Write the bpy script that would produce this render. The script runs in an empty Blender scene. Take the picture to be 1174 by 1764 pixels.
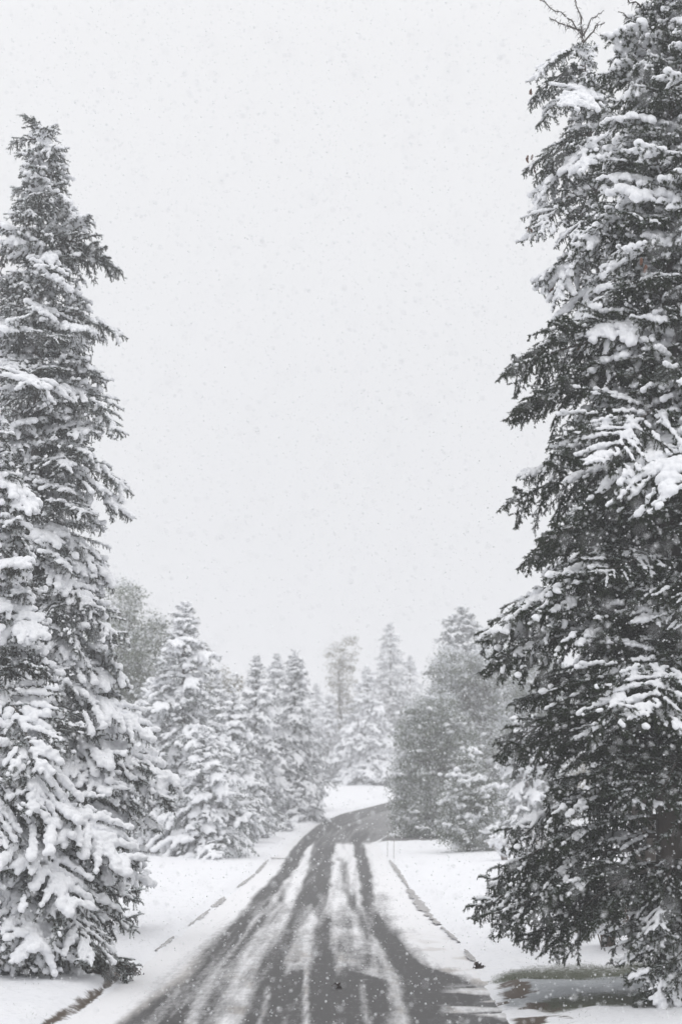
import bpy, bmesh, math, random
import numpy as np
from mathutils import Vector, Matrix, Euler, noise as mnoise

random.seed(7)
np.random.seed(7)
S = bpy.context.scene
COL = S.collection
R = math.radians

# ------------------------------------------------------------------ camera
FPX, CX, CY, HOR, CAMZ = 2940.0, 587.0, 882.0, 1372.0, 2.6
PITCH = math.atan((HOR - CY) / FPX)
cam_d = bpy.data.cameras.new('camera')
cam = bpy.data.objects.new('camera', cam_d)
COL.objects.link(cam)
cam.location = (0, 0, CAMZ)
cam.rotation_euler = (math.pi / 2 + PITCH, 0, 0)
cam_d.sensor_fit = 'VERTICAL'
cam_d.sensor_height = 36.0
cam_d.sensor_width = 24.0
cam_d.lens = 60.0
cam_d.clip_start = 0.1
cam_d.clip_end = 2000
cam_d.dof.use_dof = True
cam_d.dof.focus_distance = 26.0
cam_d.dof.aperture_fstop = 1.5
S.camera = cam

# ------------------------------------------------------------------ sky, sun, exposure
SUN_EL, SUN_AZ = R(70), R(160)      # veiled, high, slightly behind the camera
w = bpy.data.worlds.new('World')
S.world = w
w.use_nodes = True
nt = w.node_tree
nt.nodes.clear()
n_out = nt.nodes.new('ShaderNodeOutputWorld')
n_bg = nt.nodes.new('ShaderNodeBackground')
n_bg.inputs['Strength'].default_value = 0.105
sky = nt.nodes.new('ShaderNodeTexSky')
sky.sky_type = 'NISHITA'
sky.sun_disc = False
sky.sun_elevation = SUN_EL
sky.sun_rotation = SUN_AZ
sky.air_density = 1.0
sky.dust_density = 4.0
tc = nt.nodes.new('ShaderNodeTexCoord')
sep = nt.nodes.new('ShaderNodeSeparateXYZ')
ramp = nt.nodes.new('ShaderNodeValToRGB')
ramp.color_ramp.elements[0].position = 0.0
ramp.color_ramp.elements[0].color = (0.86, 0.87, 0.90, 1)
ramp.color_ramp.elements[1].position = 1.0
ramp.color_ramp.elements[1].color = (1.42, 1.42, 1.44, 1)
e_ = ramp.color_ramp.elements.new(0.42); e_.color = (0.97, 0.975, 0.995, 1)
nz = nt.nodes.new('ShaderNodeTexNoise')
nz.inputs['Scale'].default_value = 2.2
nz.inputs['Detail'].default_value = 3
mul = nt.nodes.new('ShaderNodeMix'); mul.data_type = 'RGBA'; mul.blend_type = 'MULTIPLY'
mul.inputs[0].default_value = 1.0
mr = nt.nodes.new('ShaderNodeMapRange')
mr.inputs['To Min'].default_value = 8.6
mr.inputs['To Max'].default_value = 9.6
hs = nt.nodes.new('ShaderNodeHueSaturation'); hs.inputs['Saturation'].default_value = 0.25
mx = nt.nodes.new('ShaderNodeMix'); mx.data_type = 'RGBA'
mx.inputs[0].default_value = 0.92
nt.links.new(tc.outputs['Generated'], sep.inputs[0])
nt.links.new(sep.outputs['Z'], ramp.inputs[0])
nt.links.new(tc.outputs['Generated'], nz.inputs['Vector'])
nt.links.new(nz.outputs['Fac'], mr.inputs['Value'])
nt.links.new(ramp.outputs[0], mul.inputs[6])
nt.links.new(mr.outputs[0], mul.inputs[7])
nt.links.new(sky.outputs[0], hs.inputs['Color'])
nt.links.new(hs.outputs[0], mx.inputs[6])
nt.links.new(mul.outputs[2], mx.inputs[7])
nt.links.new(mx.outputs[2], n_bg.inputs['Color'])
nt.links.new(n_bg.outputs[0], n_out.inputs['Surface'])

sl = bpy.data.lights.new('sun', 'SUN')
sl.energy = 0.65
sl.angle = R(80)
sl.color = (1.0, 0.98, 0.95)
so = bpy.data.objects.new('sun', sl)
COL.objects.link(so)
so.rotation_euler = (-(math.pi / 2 - SUN_EL), 0, -SUN_AZ)
so.location = (0, -10, 30)

S.view_settings.view_transform = 'Standard'
S.view_settings.look = 'None'
S.view_settings.gamma = 1
S.view_settings.exposure = 0.0
S.view_settings.use_curve_mapping = False
S.render.engine = 'CYCLES'
S.cycles.volume_bounces = 3
S.cycles.max_bounces = 8
S.cycles.diffuse_bounces = 4
S.cycles.use_denoising = True
HAZE_DENSITY = 0.0026

# ------------------------------------------------------------------ helpers
def mat_new(name):
    m = bpy.data.materials.new(name)
    m.use_nodes = True
    t = m.node_tree
    b = t.nodes['Principled BSDF']
    return m, t, b

def N(t, typ, **kw):
    n = t.nodes.new(typ)
    for k, v in kw.items():
        if k.startswith('i_'):
            n.inputs[k[2:].replace('_', ' ')].default_value = v
        else:
            setattr(n, k, v)
    return n

def mesh_from(name, verts, faces_list, mats=(), mat_idx=None, attrs=None, smooth=False):
    """faces_list: list of int arrays (n,k)"""
    me = bpy.data.meshes.new(name)
    verts = np.asarray(verts, dtype=np.float32)
    me.vertices.add(len(verts))
    me.vertices.foreach_set('co', verts.ravel())
    loops = np.concatenate([np.asarray(f, dtype=np.int32).ravel() for f in faces_list])
    starts, tot = [], []
    off = 0
    for f in faces_list:
        f = np.asarray(f)
        k = f.shape[1]
        starts.append(off + np.arange(len(f)) * k)
        off += f.size
    starts = np.concatenate(starts).astype(np.int32)
    me.loops.add(len(loops))
    me.loops.foreach_set('vertex_index', loops)
    me.polygons.add(len(starts))
    me.polygons.foreach_set('loop_start', starts)
    for m in mats:
        me.materials.append(m)
    if mat_idx is not None:
        me.polygons.foreach_set('material_index', np.asarray(mat_idx, dtype=np.int32))
    if smooth is not False:
        arr = np.ones(len(starts), dtype=bool) if smooth is True else np.asarray(smooth, dtype=bool)
        me.polygons.foreach_set('use_smooth', arr)
    if attrs:
        for k, v in attrs.items():
            a = me.attributes.new(k, 'FLOAT', 'POINT')
            a.data.foreach_set('value', np.asarray(v, dtype=np.float32))
    me.update(calc_edges=True)
    me.validate()
    return me

def link(name, me, parent=None, kind=None, label=None, cat=None, group=None):
    o = bpy.data.objects.new(name, me)
    COL.objects.link(o)
    if parent: o.parent = parent
    if kind: o['kind'] = kind
    if label: o['label'] = label
    if cat: o['category'] = cat
    if group: o['group'] = group
    return o

def thing(name, label, cat, loc, group=None):
    o = bpy.data.objects.new(name, None)
    COL.objects.link(o)
    o.location = loc
    o.empty_display_size = 0.3
    o['label'] = label; o['category'] = cat
    if group: o['group'] = group
    return o

class MB:
    def __init__(s): s.v = []; s.f3 = []; s.f4 = []; s.n = 0
    def add(s, v, f3=None, f4=None):
        v = np.asarray(v, dtype=np.float32)
        s.v.append(v)
        if f3 is not None and len(f3): s.f3.append(np.asarray(f3) + s.n)
        if f4 is not None and len(f4): s.f4.append(np.asarray(f4) + s.n)
        s.n += len(v)
    def mesh(s, name, mats, smooth=False):
        fl = []
        if s.f3: fl.append(np.concatenate(s.f3))
        if s.f4: fl.append(np.concatenate(s.f4))
        return mesh_from(name, np.concatenate(s.v), fl, mats, smooth=smooth)

def tube(mb, pts, rad, sides=6, cap=True):
    pts = [Vector(p) for p in pts]
    n = len(pts)
    V = []
    up = Vector((0, 0, 1))
    for i, p in enumerate(pts):
        d = (pts[min(i + 1, n - 1)] - pts[max(i - 1, 0)]).normalized()
        a = d.cross(up if abs(d.z) < 0.9 else Vector((1, 0, 0))).normalized()
        b = d.cross(a)
        for k in range(sides):
            t = 2 * math.pi * k / sides
            V.append(p + (a * math.cos(t) + b * math.sin(t)) * rad[i])
    F = []
    for i in range(n - 1):
        for k in range(sides):
            k2 = (k + 1) % sides
            F.append((i * sides + k, i * sides + k2, (i + 1) * sides + k2, (i + 1) * sides + k))
    V.append(pts[-1] + (pts[-1] - pts[-2]).normalized() * rad[-1])
    f3 = [((n - 1) * sides + k, (n - 1) * sides + (k + 1) % sides, n * sides) for k in range(sides)]
    mb.add([tuple(v) for v in V], f3, F)

def vnoise(x, y, seed=0, octaves=3):
    """value noise, vectorised"""
    x = np.asarray(x, dtype=np.float64); y = np.asarray(y, dtype=np.float64)
    tot = np.zeros(np.broadcast(x, y).shape); amp = 1.0; nrm = 0
    for o in range(octaves):
        xi = np.floor(x).astype(np.int64); yi = np.floor(y).astype(np.int64)
        fx = x - xi; fy = y - yi
        fx = fx * fx * (3 - 2 * fx); fy = fy * fy * (3 - 2 * fy)
        def h(a, b):
            k = (a * 374761393 + b * 668265263 + (seed + o) * 1442695041) & 0x7fffffff
            k = ((k ^ (k >> 13)) * 1274126177) & 0x7fffffff
            return ((k ^ (k >> 16)) & 0xffff) / 65535.0
        v = (h(xi, yi) * (1 - fx) + h(xi + 1, yi) * fx) * (1 - fy) + (h(xi, yi + 1) * (1 - fx) + h(xi + 1, yi + 1) * fx) * fy
        tot += v * amp; nrm += amp; amp *= 0.5
        x = x * 2.03 + 11.3; y = y * 2.03 + 5.7
    return tot / nrm

def sstep(a, b, x):
    t = np.clip((np.asarray(x, dtype=np.float64) - a) / (b - a), 0, 1)
    return t * t * (3 - 2 * t)

# ------------------------------------------------------------------ terrain shape
def hz(y):
    return 4.4 * sstep(50, 220, y)

CP, SP = math.cos(PITCH), math.sin(PITCH)
def to_px(x, y, z):
    zz = np.asarray(z) - CAMZ
    d = y * CP + zz * SP
    u = -y * SP + zz * CP
    return CX + FPX * x / d, CY - FPX * u / d

def ray(px, py):
    a = (px - CX) / FPX; b = -(py - CY) / FPX
    return Vector((a, CP - b * SP, SP + b * CP))

def ground(px, py):
    d = ray(px, py)
    lo = 3.0
    t = 3.0
    prev = t
    while t < 600:
        if CAMZ + d.z * t < float(hz(d.y * t)): break
        prev = t
        t += 0.5
    lo, hi = prev, t
    for _ in range(24):
        m = (lo + hi) / 2
        if CAMZ + d.z * m < float(hz(d.y * m)): hi = m
        else: lo = m
    return Vector((d.x * lo, d.y * lo, float(hz(d.y * lo))))

def at_depth(px, py, Y):
    d = ray(px, py)
    t = Y / d.y
    return Vector((d.x * t, Y, CAMZ + d.z * t))

KERB_L = [(-60, 1900), (20, 1832), (110, 1762), (180, 1712), (230, 1672), (300, 1618), (373, 1560), (420, 1522), (462, 1484), (492, 1455), (532, 1424), (585, 1402), (662, 1383)]
KERB_R = [(1010, 1900), (950, 1832), (893, 1762), (866, 1725), (838, 1690), (812, 1655), (786, 1622), (758, 1598), (732, 1570), (710, 1540), (692, 1512), (674, 1486), (660, 1466), (648, 1452)]
gl = [ground(*p) for p in KERB_L]
gr = [ground(*p) for p in KERB_R]
yl = np.array([p.y for p in gl]); xl = np.array([p.x for p in gl])
yr = np.array([p.y for p in gr]); xr = np.array([p.x for p in gr])
yl = np.append(yl, [160, 200, 260]); xl = np.append(xl, [xl[-1] + 3.5, xl[-1] + 13, xl[-1] + 34])
yl = np.insert(yl, 0, -40); xl = np.insert(xl, 0, xl[0] - 2.0)
yr = np.append(yr, [100, 120, 160, 200, 260]); xr = np.append(xr, [3.6, 6.2, 10.6, 20, 42])
yr = np.insert(yr, 0, -40); xr = np.insert(xr, 0, xr[0] + 2.0)
def XL(y): return np.interp(y, yl, xl)
def XR(y): return np.interp(y, yr, xr)
JUNC0, JUNC1 = float(gr[-1].y), float(gr[-1].y) + 7.0        # side road leaving to the right

# ------------------------------------------------------------------ materials
def mat_snow(name, col=(0.875, 0.885, 0.905), bump=0.25, scale=14.0):
    m, t, b = mat_new(name)
    b.inputs['Roughness'].default_value = 0.7
    b.inputs['Specular IOR Level'].default_value = 0.15
    tcn = N(t, 'ShaderNodeTexCoord')
    nn = N(t, 'ShaderNodeTexNoise', i_Scale=scale, i_Detail=6.0, i_Roughness=0.65)
    t.links.new(tcn.outputs['Object'], nn.inputs['Vector'])
    cr = N(t, 'ShaderNodeMix', data_type='RGBA')
    cr.inputs[6].default_value = (col[0] * .95, col[1] * .95, col[2] * .96, 1)
    cr.inputs[7].default_value = (*col, 1)
    t.links.new(nn.outputs['Fac'], cr.inputs[0])
    t.links.new(cr.outputs[2], b.inputs['Base Color'])
    bp = N(t, 'ShaderNodeBump', i_Strength=bump, i_Distance=0.02)
    t.links.new(nn.outputs['Fac'], bp.inputs['Height'])
    t.links.new(bp.outputs[0], b.inputs['Normal'])
    return m

M_SNOW = mat_snow('snow_on_branches', bump=0.35, scale=22)

def mat_needles(name, green, thr, soft=0.22):
    m, t, b = mat_new(name)
    b.inputs['Roughness'].default_value = 0.65
    b.inputs['Specular IOR Level'].default_value = 0.25
    at = N(t, 'ShaderNodeAttribute', attribute_name='frost')
    tcn = N(t, 'ShaderNodeTexCoord')
    nn = N(t, 'ShaderNodeTexNoise', i_Scale=5.0, i_Detail=4.0)
    t.links.new(tcn.outputs['Object'], nn.inputs['Vector'])
    ad = N(t, 'ShaderNodeMath', operation='MULTIPLY_ADD')
    ad.inputs[1].default_value = 0.7
    t.links.new(nn.outputs['Fac'], ad.inputs[0])
    t.links.new(at.outputs['Fac'], ad.inputs[2])
    mrn = N(t, 'ShaderNodeMapRange', interpolation_type='SMOOTHSTEP')
    mrn.inputs['From Min'].default_value = thr
    mrn.inputs['From Max'].default_value = thr + soft
    t.links.new(ad.outputs[0], mrn.inputs['Value'])
    n2 = N(t, 'ShaderNodeTexNoise', i_Scale=1.7, i_Detail=2.0)
    t.links.new(tcn.outputs['Object'], n2.inputs['Vector'])
    g = N(t, 'ShaderNodeMix', data_type='RGBA')
    g.inputs[6].default_value = (*green, 1)
    g.inputs[7].default_value = (green[0] * 1.7 + .008, green[1] * 1.35, green[2] * 1.1, 1)
    t.links.new(n2.outputs['Fac'], g.inputs[0])
    c = N(t, 'ShaderNodeMix', data_type='RGBA')
    c.inputs[7].default_value = (0.60, 0.64, 0.645, 1)
    t.links.new(mrn.outputs[0], c.inputs[0])
    t.links.new(g.outputs[2], c.inputs[6])
    t.links.new(c.outputs[2], b.inputs['Base Color'])
    return m

M_NEEDLE_DARK = mat_needles('needles_dark_green', (0.010, 0.024, 0.008), 0.93, .42)
M_NEEDLE_FROST = mat_needles('needles_frosted', (0.022, 0.029, 0.021), 0.66, 0.45)
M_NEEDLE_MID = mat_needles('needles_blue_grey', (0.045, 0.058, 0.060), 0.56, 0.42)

def mat_bark(name, col):
    m, t, b = mat_new(name)
    b.inputs['Roughness'].default_value = 0.9
    tcn = N(t, 'ShaderNodeTexCoord')
    mp = N(t, 'ShaderNodeMapping'); mp.inputs['Scale'].default_value = (9, 9, 2)
    nn = N(t, 'ShaderNodeTexNoise', i_Scale=3.0, i_Detail=6.0, i_Roughness=0.7)
    t.links.new(tcn.outputs['Object'], mp.inputs[0]); t.links.new(mp.outputs[0], nn.inputs['Vector'])
    c = N(t, 'ShaderNodeMix', data_type='RGBA')
    c.inputs[6].default_value = (col[0] * .5, col[1] * .5, col[2] * .5, 1)
    c.inputs[7].default_value = (col[0] * 1.4, col[1] * 1.4, col[2] * 1.4, 1)
    t.links.new(nn.outputs['Fac'], c.inputs[0]); t.links.new(c.outputs[2], b.inputs['Base Color'])
    bp = N(t, 'ShaderNodeBump', i_Strength=0.8, i_Distance=0.03)
    t.links.new(nn.outputs['Fac'], bp.inputs['Height']); t.links.new(bp.outputs[0], b.inputs['Normal'])
    return m
M_BARK = mat_bark('bark_grey_brown', (0.075, 0.062, 0.052))
M_TWIG = mat_bark('twig_brown', (0.16, 0.12, 0.09))

def mat_leaves(name, c1, c2, snow_amt):
    m, t, b = mat_new(name)
    b.inputs['Roughness'].default_value = 0.6
    at = N(t, 'ShaderNodeAttribute', attribute_name='frost')
    a2 = N(t, 'ShaderNodeAttribute', attribute_name='tone')
    g = N(t, 'ShaderNodeMix', data_type='RGBA')
    g.inputs[6].default_value = (*c1, 1); g.inputs[7].default_value = (*c2, 1)
    t.links.new(a2.outputs['Fac'], g.inputs[0])
    mrn = N(t, 'ShaderNodeMapRange', interpolation_type='SMOOTHSTEP')
    mrn.inputs['From Min'].default_value = 1 - snow_amt - .1
    mrn.inputs['From Max'].default_value = 1 - snow_amt + .1
    t.links.new(at.outputs['Fac'], mrn.inputs['Value'])
    c = N(t, 'ShaderNodeMix', data_type='RGBA')
    c.inputs[7].default_value = (0.72, 0.74, 0.77, 1)
    t.links.new(mrn.outputs[0], c.inputs[0]); t.links.new(g.outputs[2], c.inputs[6])
    t.links.new(c.outputs[2], b.inputs['Base Color'])
    return m

# ------------------------------------------------------------------ ground
def geo_lines(a, b, d0, growth):
    v = [a]; d = d0
    while v[-1] < b:
        v.append(v[-1] + d); d *= growth
    return v

ys = [-60, -40, -25, -12, -4, 2, 6, 10, 13]
ys += list(np.arange(14.5, 30, 0.11)) + geo_lines(30, 230, 0.12, 1.0125) + [260, 300, 360, 430, 520, 640, 800]
xs_mid = list(np.arange(-11, 12.01, 0.11))
xo = geo_lines(12.2, 600, 0.3, 1.10)
xs = [-x for x in xo[::-1]] + [x for x in xs_mid] + xo
ys = np.array(ys); xs = np.array(xs)
X, Y = np.meshgrid(xs, ys)
side = np.maximum(XL(Y) - X, X - XR(Y))                          # >0 outside the road
inj = (Y > JUNC0) & (Y < JUNC1) & (X > XR(np.full_like(Y, JUNC0)) - 0.5)
jd = np.minimum(Y - JUNC0, JUNC1 - Y)
side = np.where((X > XR(Y)) & inj, -jd, side)
nb = vnoise(X * 0.55, Y * 0.55, 3, 4)
edge_w = 0.05 + 0.05 * vnoise(X * 2, Y * 2, 9, 2)
kerb = sstep(0.0, 0.22, side + (vnoise(X * 1.7, Y * 1.7, 5, 3) - .5) * 0.14)
rside = (X > XR(Y) - 1.0) & (X > 0)
kerb = np.where(rside, sstep(0.0, .55, side + (vnoise(X * 1.7, Y * 1.7, 5, 3) - .5) * 0.3), kerb)
Z = hz(Y) - 0.05 + 0.085 * sstep(-.26, -.03, side) + kerb * np.where(rside, .075, .115) + sstep(0.3, 6, side) * 0.16 + kerb * (nb - .5) * 0.10 + kerb * (vnoise(X * 3, Y * 3, 21, 3) - .5) * 0.06
Z += kerb * (vnoise(X * .11, Y * .11, 31, 2) - .5) * 0.5 * sstep(3, 12, side)
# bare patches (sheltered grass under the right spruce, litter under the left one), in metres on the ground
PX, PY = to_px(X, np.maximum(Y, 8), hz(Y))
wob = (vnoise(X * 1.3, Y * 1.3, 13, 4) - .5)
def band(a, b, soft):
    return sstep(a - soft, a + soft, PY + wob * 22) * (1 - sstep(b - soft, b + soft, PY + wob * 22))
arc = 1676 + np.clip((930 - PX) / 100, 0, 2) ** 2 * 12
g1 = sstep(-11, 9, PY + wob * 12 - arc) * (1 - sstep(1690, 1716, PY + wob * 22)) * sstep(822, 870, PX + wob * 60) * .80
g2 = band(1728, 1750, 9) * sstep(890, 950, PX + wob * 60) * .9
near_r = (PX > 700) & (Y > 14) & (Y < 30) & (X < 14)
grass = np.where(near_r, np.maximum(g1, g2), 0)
shaded_slush = np.where(near_r & (PX > 850), sstep(1680, 1690, PY + wob * 10) * (1 - sstep(1735, 1748, PY)) * 0.42 * sstep(845, 880, PX), 0)
kd_r = np.abs(X - XR(Y) - 0.22)
brown = np.where((Y > 15) & (Y < 24.6), sstep(0.50, 0.12, kd_r + wob * 0.6) * sstep(.28, .56, vnoise(X * 4.5, Y * 2.2, 55, 3)), 0)
kd_l = (XL(Y) - X)
litter_c = ground(60, 1668)
dl = np.sqrt(((X - litter_c.x) / 2.6) ** 2 + ((Y - 25.6) / 1.5) ** 2)
brown = np.maximum(brown, np.where(kd_l > 0.02, sstep(1.15, 0.85, dl + wob * 0.5), 0))
brown = np.maximum(brown, np.where((Y > 15) & (Y < 25), sstep(0.10, 0.03, np.abs(kd_l - 0.05 + wob * 0.08)), 0) * sstep(.25, .45, vnoise(X * 1.1, Y * 1.1, 77, 3)))
Z -= grass * 0.045
Z += sstep(0.03, .9, XL(Y) - X) * sstep(25.2, 24.0, Y) * sstep(12, 16, Y) * 0.07
def grid_faces(ny, nx):
    i = np.arange(ny - 1)[:, None] * nx + np.arange(nx - 1)[None, :]
    return np.stack([i, i + 1, i + nx + 1, i + nx], -1).reshape(-1, 4)

m, t, b = mat_new('snow_covered_lawn')
M_GROUND = m
b.inputs['Roughness'].default_value = 0.75
b.inputs['Specular IOR Level'].default_value = 0.15
tcn = N(t, 'ShaderNodeTexCoord')
nA = N(t, 'ShaderNodeTexNoise', i_Scale=1.2, i_Detail=8.0, i_Roughness=0.6)
nB = N(t, 'ShaderNodeTexNoise', i_Scale=26.0, i_Detail=5.0, i_Roughness=0.7)
t.links.new(tcn.outputs['Object'], nA.inputs['Vector']); t.links.new(tcn.outputs['Object'], nB.inputs['Vector'])
cs = N(t, 'ShaderNodeMix', data_type='RGBA')
cs.inputs[6].default_value = (0.80, 0.81, 0.845, 1); cs.inputs[7].default_value = (0.88, 0.885, 0.905, 1)
t.links.new(nA.outputs['Fac'], cs.inputs[0])
def add_layer(prev, attr, col_a, col_b, lo, hi, nscale):
    at = N(t, 'ShaderNodeAttribute', attribute_name=attr)
    nn = N(t, 'ShaderNodeTexNoise', i_Scale=nscale, i_Detail=6.0, i_Roughness=0.75)
    t.links.new(tcn.outputs['Object'], nn.inputs['Vector'])
    ad = N(t, 'ShaderNodeMath', operation='ADD')
    t.links.new(at.outputs['Fac'], ad.inputs[0]); t.links.new(nn.outputs['Fac'], ad.inputs[1])
    r_ = N(t, 'ShaderNodeMapRange', interpolation_type='SMOOTHSTEP')
    r_.inputs['From Min'].default_value = lo; r_.inputs['From Max'].default_value = hi
    t.links.new(ad.outputs[0], r_.inputs['Value'])
    cc = N(t, 'ShaderNodeMix', data_type='RGBA')
    cc.inputs[6].default_value = (*col_a, 1); cc.inputs[7].default_value = (*col_b, 1)
    t.links.new(nB.outputs['Fac'], cc.inputs[0])
    mm = N(t, 'ShaderNodeMix', data_type='RGBA')
    t.links.new(r_.outputs[0], mm.inputs[0]); t.links.new(prev, mm.inputs[6]); t.links.new(cc.outputs[2], mm.inputs[7])
    return mm.outputs[2]
c1 = add_layer(cs.outputs[2], 'shaded_slush', (0.27, 0.29, 0.31), (0.46, 0.48, 0.50), 0.50, 0.95, 9.0)  # grey slush, darkened further: the spruce's shade is painted into its colour
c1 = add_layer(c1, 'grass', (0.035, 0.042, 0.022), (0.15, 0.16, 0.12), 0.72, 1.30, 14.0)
c1 = add_layer(c1, 'litter', (0.045, 0.034, 0.025), (0.14, 0.11, 0.085), 0.95, 1.30, 9.0)
t.links.new(c1, b.inputs['Base Color'])
bp = N(t, 'ShaderNodeBump', i_Strength=0.55, i_Distance=0.045)
t.links.new(nB.outputs['Fac'], bp.inputs['Height']); t.links.new(bp.outputs[0], b.inputs['Normal'])
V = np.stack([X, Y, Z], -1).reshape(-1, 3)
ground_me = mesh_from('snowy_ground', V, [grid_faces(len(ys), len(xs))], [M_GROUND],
                      attrs={'grass': grass.ravel(), 'shaded_slush': shaded_slush.ravel(), 'litter': brown.ravel()}, smooth=True)
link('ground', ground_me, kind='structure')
from mathutils.bvhtree import BVHTree
def gz(x, y):
    i = int(np.clip(np.searchsorted(ys, y), 1, len(ys) - 1)); j = int(np.clip(np.searchsorted(xs, x), 1, len(xs) - 1))
    return float(Z[i, j])

# ------------------------------------------------------------------ road
ry = np.array([-40, -20, -5, 5, 10, 13] + list(np.arange(14.5, 30, 0.07)) + geo_lines(30, 120, 0.08, 1.0075) + geo_lines(121, 250, 0.8, 1.05))
NU = 110
uu = np.linspace(0, 1, NU)
RXL = XL(ry) - 0.06; RXR = XR(ry) + 0.06
RX = RXL[:, None] * (1 - uu) + RXR[:, None] * uu
RY = np.repeat(ry[:, None], NU, 1)
RZ = hz(RY)
px_, py_ = to_px(RX, np.maximum(RY, 9), RZ)
# bare wheel tracks: rows of (photo row, left edge, right edge), wandering lines where tyres cleared the asphalt
TR = [
 ([1372, 1385, 1392, 1402, 1415, 1430, 1445, 1460, 1490, 1520, 1556, 1591, 1627, 1681, 1764, 1900], [655, 640, 618, 585, 558, 535, 520, 505, 488, 463, 429, 395, 365, 322, 218, 60], [760, 700, 680, 650, 612, 572, 550, 530, 513, 488, 463, 431, 412, 370, 312, 180], 0.95),
 ([1520, 1532, 1560, 1591], [472, 477, 480, 470], [484, 488, 491, 484], 0.5),
 ([1591, 1627, 1681, 1764, 1900], [425, 408, 366, 338, 250], [445, 428, 408, 372, 320], 0.62),
 ([1440, 1459, 1493, 1527, 1560, 1591, 1627, 1681, 1764, 1900], [540, 540, 531, 519, 508, 490, 468, 446, 412, 340], [585, 575, 571, 571, 534, 524, 500, 488, 475, 440], 0.86),
 ([1527, 1560, 1591, 1627, 1681, 1764, 1900], [540, 540, 543, 540, 530, 482, 420], [568, 567, 567, 568, 580, 560, 560], 0.93),
 ([1591, 1627, 1660], [508, 508, 500], [520, 524, 512], 0.6),
 ([1440, 1452, 1493, 1527, 1560, 1574, 1608, 1625, 1659, 1681, 1720, 1764, 1900], [600, 607, 614, 621, 624, 630, 638, 650, 677, 690, 700, 708, 740], [630, 624, 635, 641, 643, 652, 674, 690, 722, 770, 790, 800, 840], 0.92),
 ([1480, 1527, 1560, 1574, 1600, 1625], [583, 592, 602, 612, 625, 640], [593, 603, 616, 629, 642, 655], 0.55),
 ([1672, 1690, 1764, 1900], [500, 470, 440, 400], [600, 668, 668, 680], 0.95),
 ([1668, 1685, 1720, 1764, 1900], [700, 690, 700, 705, 720], [745, 800, 842, 870, 905], 0.95),
 ([1383, 1396, 1410, 1425, 1440, 1452], [690, 650, 600, 565, 545, 545], [800, 800, 760, 720, 690, 640], 0.78),
]
wobx = (vnoise(RX * 1.2, RY * 0.35, 41, 3) - .5)
dark = np.zeros_like(RX)
for rows, a, bb, k in TR:
    L_ = np.interp(py_, rows, a); R_ = np.interp(py_, rows, bb)
    mm = 60.0 * 0 + (FPX * 0.14) / np.maximum(RY, 10)
    pxw = px_ + wobx * mm * 1.4
    d_ = sstep(-.85, .75, (pxw - L_) / mm * 1.0 + .1) * sstep(-.85, .75, (R_ - pxw) / mm + .1)
    inr = sstep(rows[0] - 6, rows[0] + 2, py_) * (1 - sstep(rows[-1] - 2, rows[-1] + 6, py_))
    dark = np.maximum(dark, d_ * k * inr)
dark = np.where(RY < 13, 0.8, dark)
# streaks of thin drift blown across the road, and light streaks along it
cross = vnoise(RX * 0.35 + 3, RY * (26.0 / np.maximum(RY, 10)) * 2.2, 51, 3)
dark *= 1 - 0.25 * sstep(.54, .74, cross) * sstep(1540, 1575, py_) * (1 - sstep(1670, 1700, py_))
along = vnoise(RX * 3.2, RY * 0.16, 61, 3)
dark *= 1 - 0.22 * sstep(.55, .78, along) * sstep(1560, 1620, py_)
thin = (0.12 + .30 * sstep(.36, .68, vnoise(RX * 1.8, RY * 0.5, 71, 4))) * sstep(1460, 1580, py_) * sstep(0, 30, px_ - np.interp(py_, TR[0][0], TR[0][1])) * (1 - sstep(-30, 60, px_ - np.interp(py_, [1440, 1560, 1660, 1700], [650, 670, 740, 900])))
um = RX - XL(RY)
cover = 1 - np.maximum(dark, thin)
fine = vnoise(um * 5.5 + (vnoise(um * 0 + 5, RY * .07, 15, 2) - .5) * 4, RY * 0.09, 63, 3) - .5
fine2 = vnoise(um * 9.0, RY * 0.22, 64, 2) - .5
inroad = sstep(.2, .9, um) * sstep(-20, 40, np.interp(py_, [1440, 1560, 1660, 1700, 1764], [650, 680, 760, 860, 900]) - px_)
cover = np.clip(cover + (fine * .85 + fine2 * .6) * inroad * (.6 + .4 * sstep(1480, 1600, py_)) - .10 * inroad * sstep(1500, 1640, py_) - .10 * inroad, 0, 1)
LT = [([1690, 1720, 1764, 1900], [626, 628, 634, 640], 7, .4), ([1610, 1640, 1680, 1700, 1764, 1900], [640, 655, 672, 680, 700, 720], 12, .65), ([1600, 1640, 1672], [530, 531, 527], 6, .7),
      ([1668, 1700, 1764, 1900], [380, 350, 322, 250], 8, .6), ([1700, 1764, 1900], [462, 447, 410], 6, .4)]
for rows, c_, wd, k in LT:
    cc = np.interp(py_, rows, c_); ww = wd * 20.0 / np.maximum(RY, 10) * 1.0
    cover = np.maximum(cover, k * np.exp(-((px_ + wobx * 12 - cc) / ww) ** 2) * sstep(rows[0] - 12, rows[0] + 12, py_))
cover = cover * (1 - .20 * inroad * sstep(1400, 1480, py_))
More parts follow.
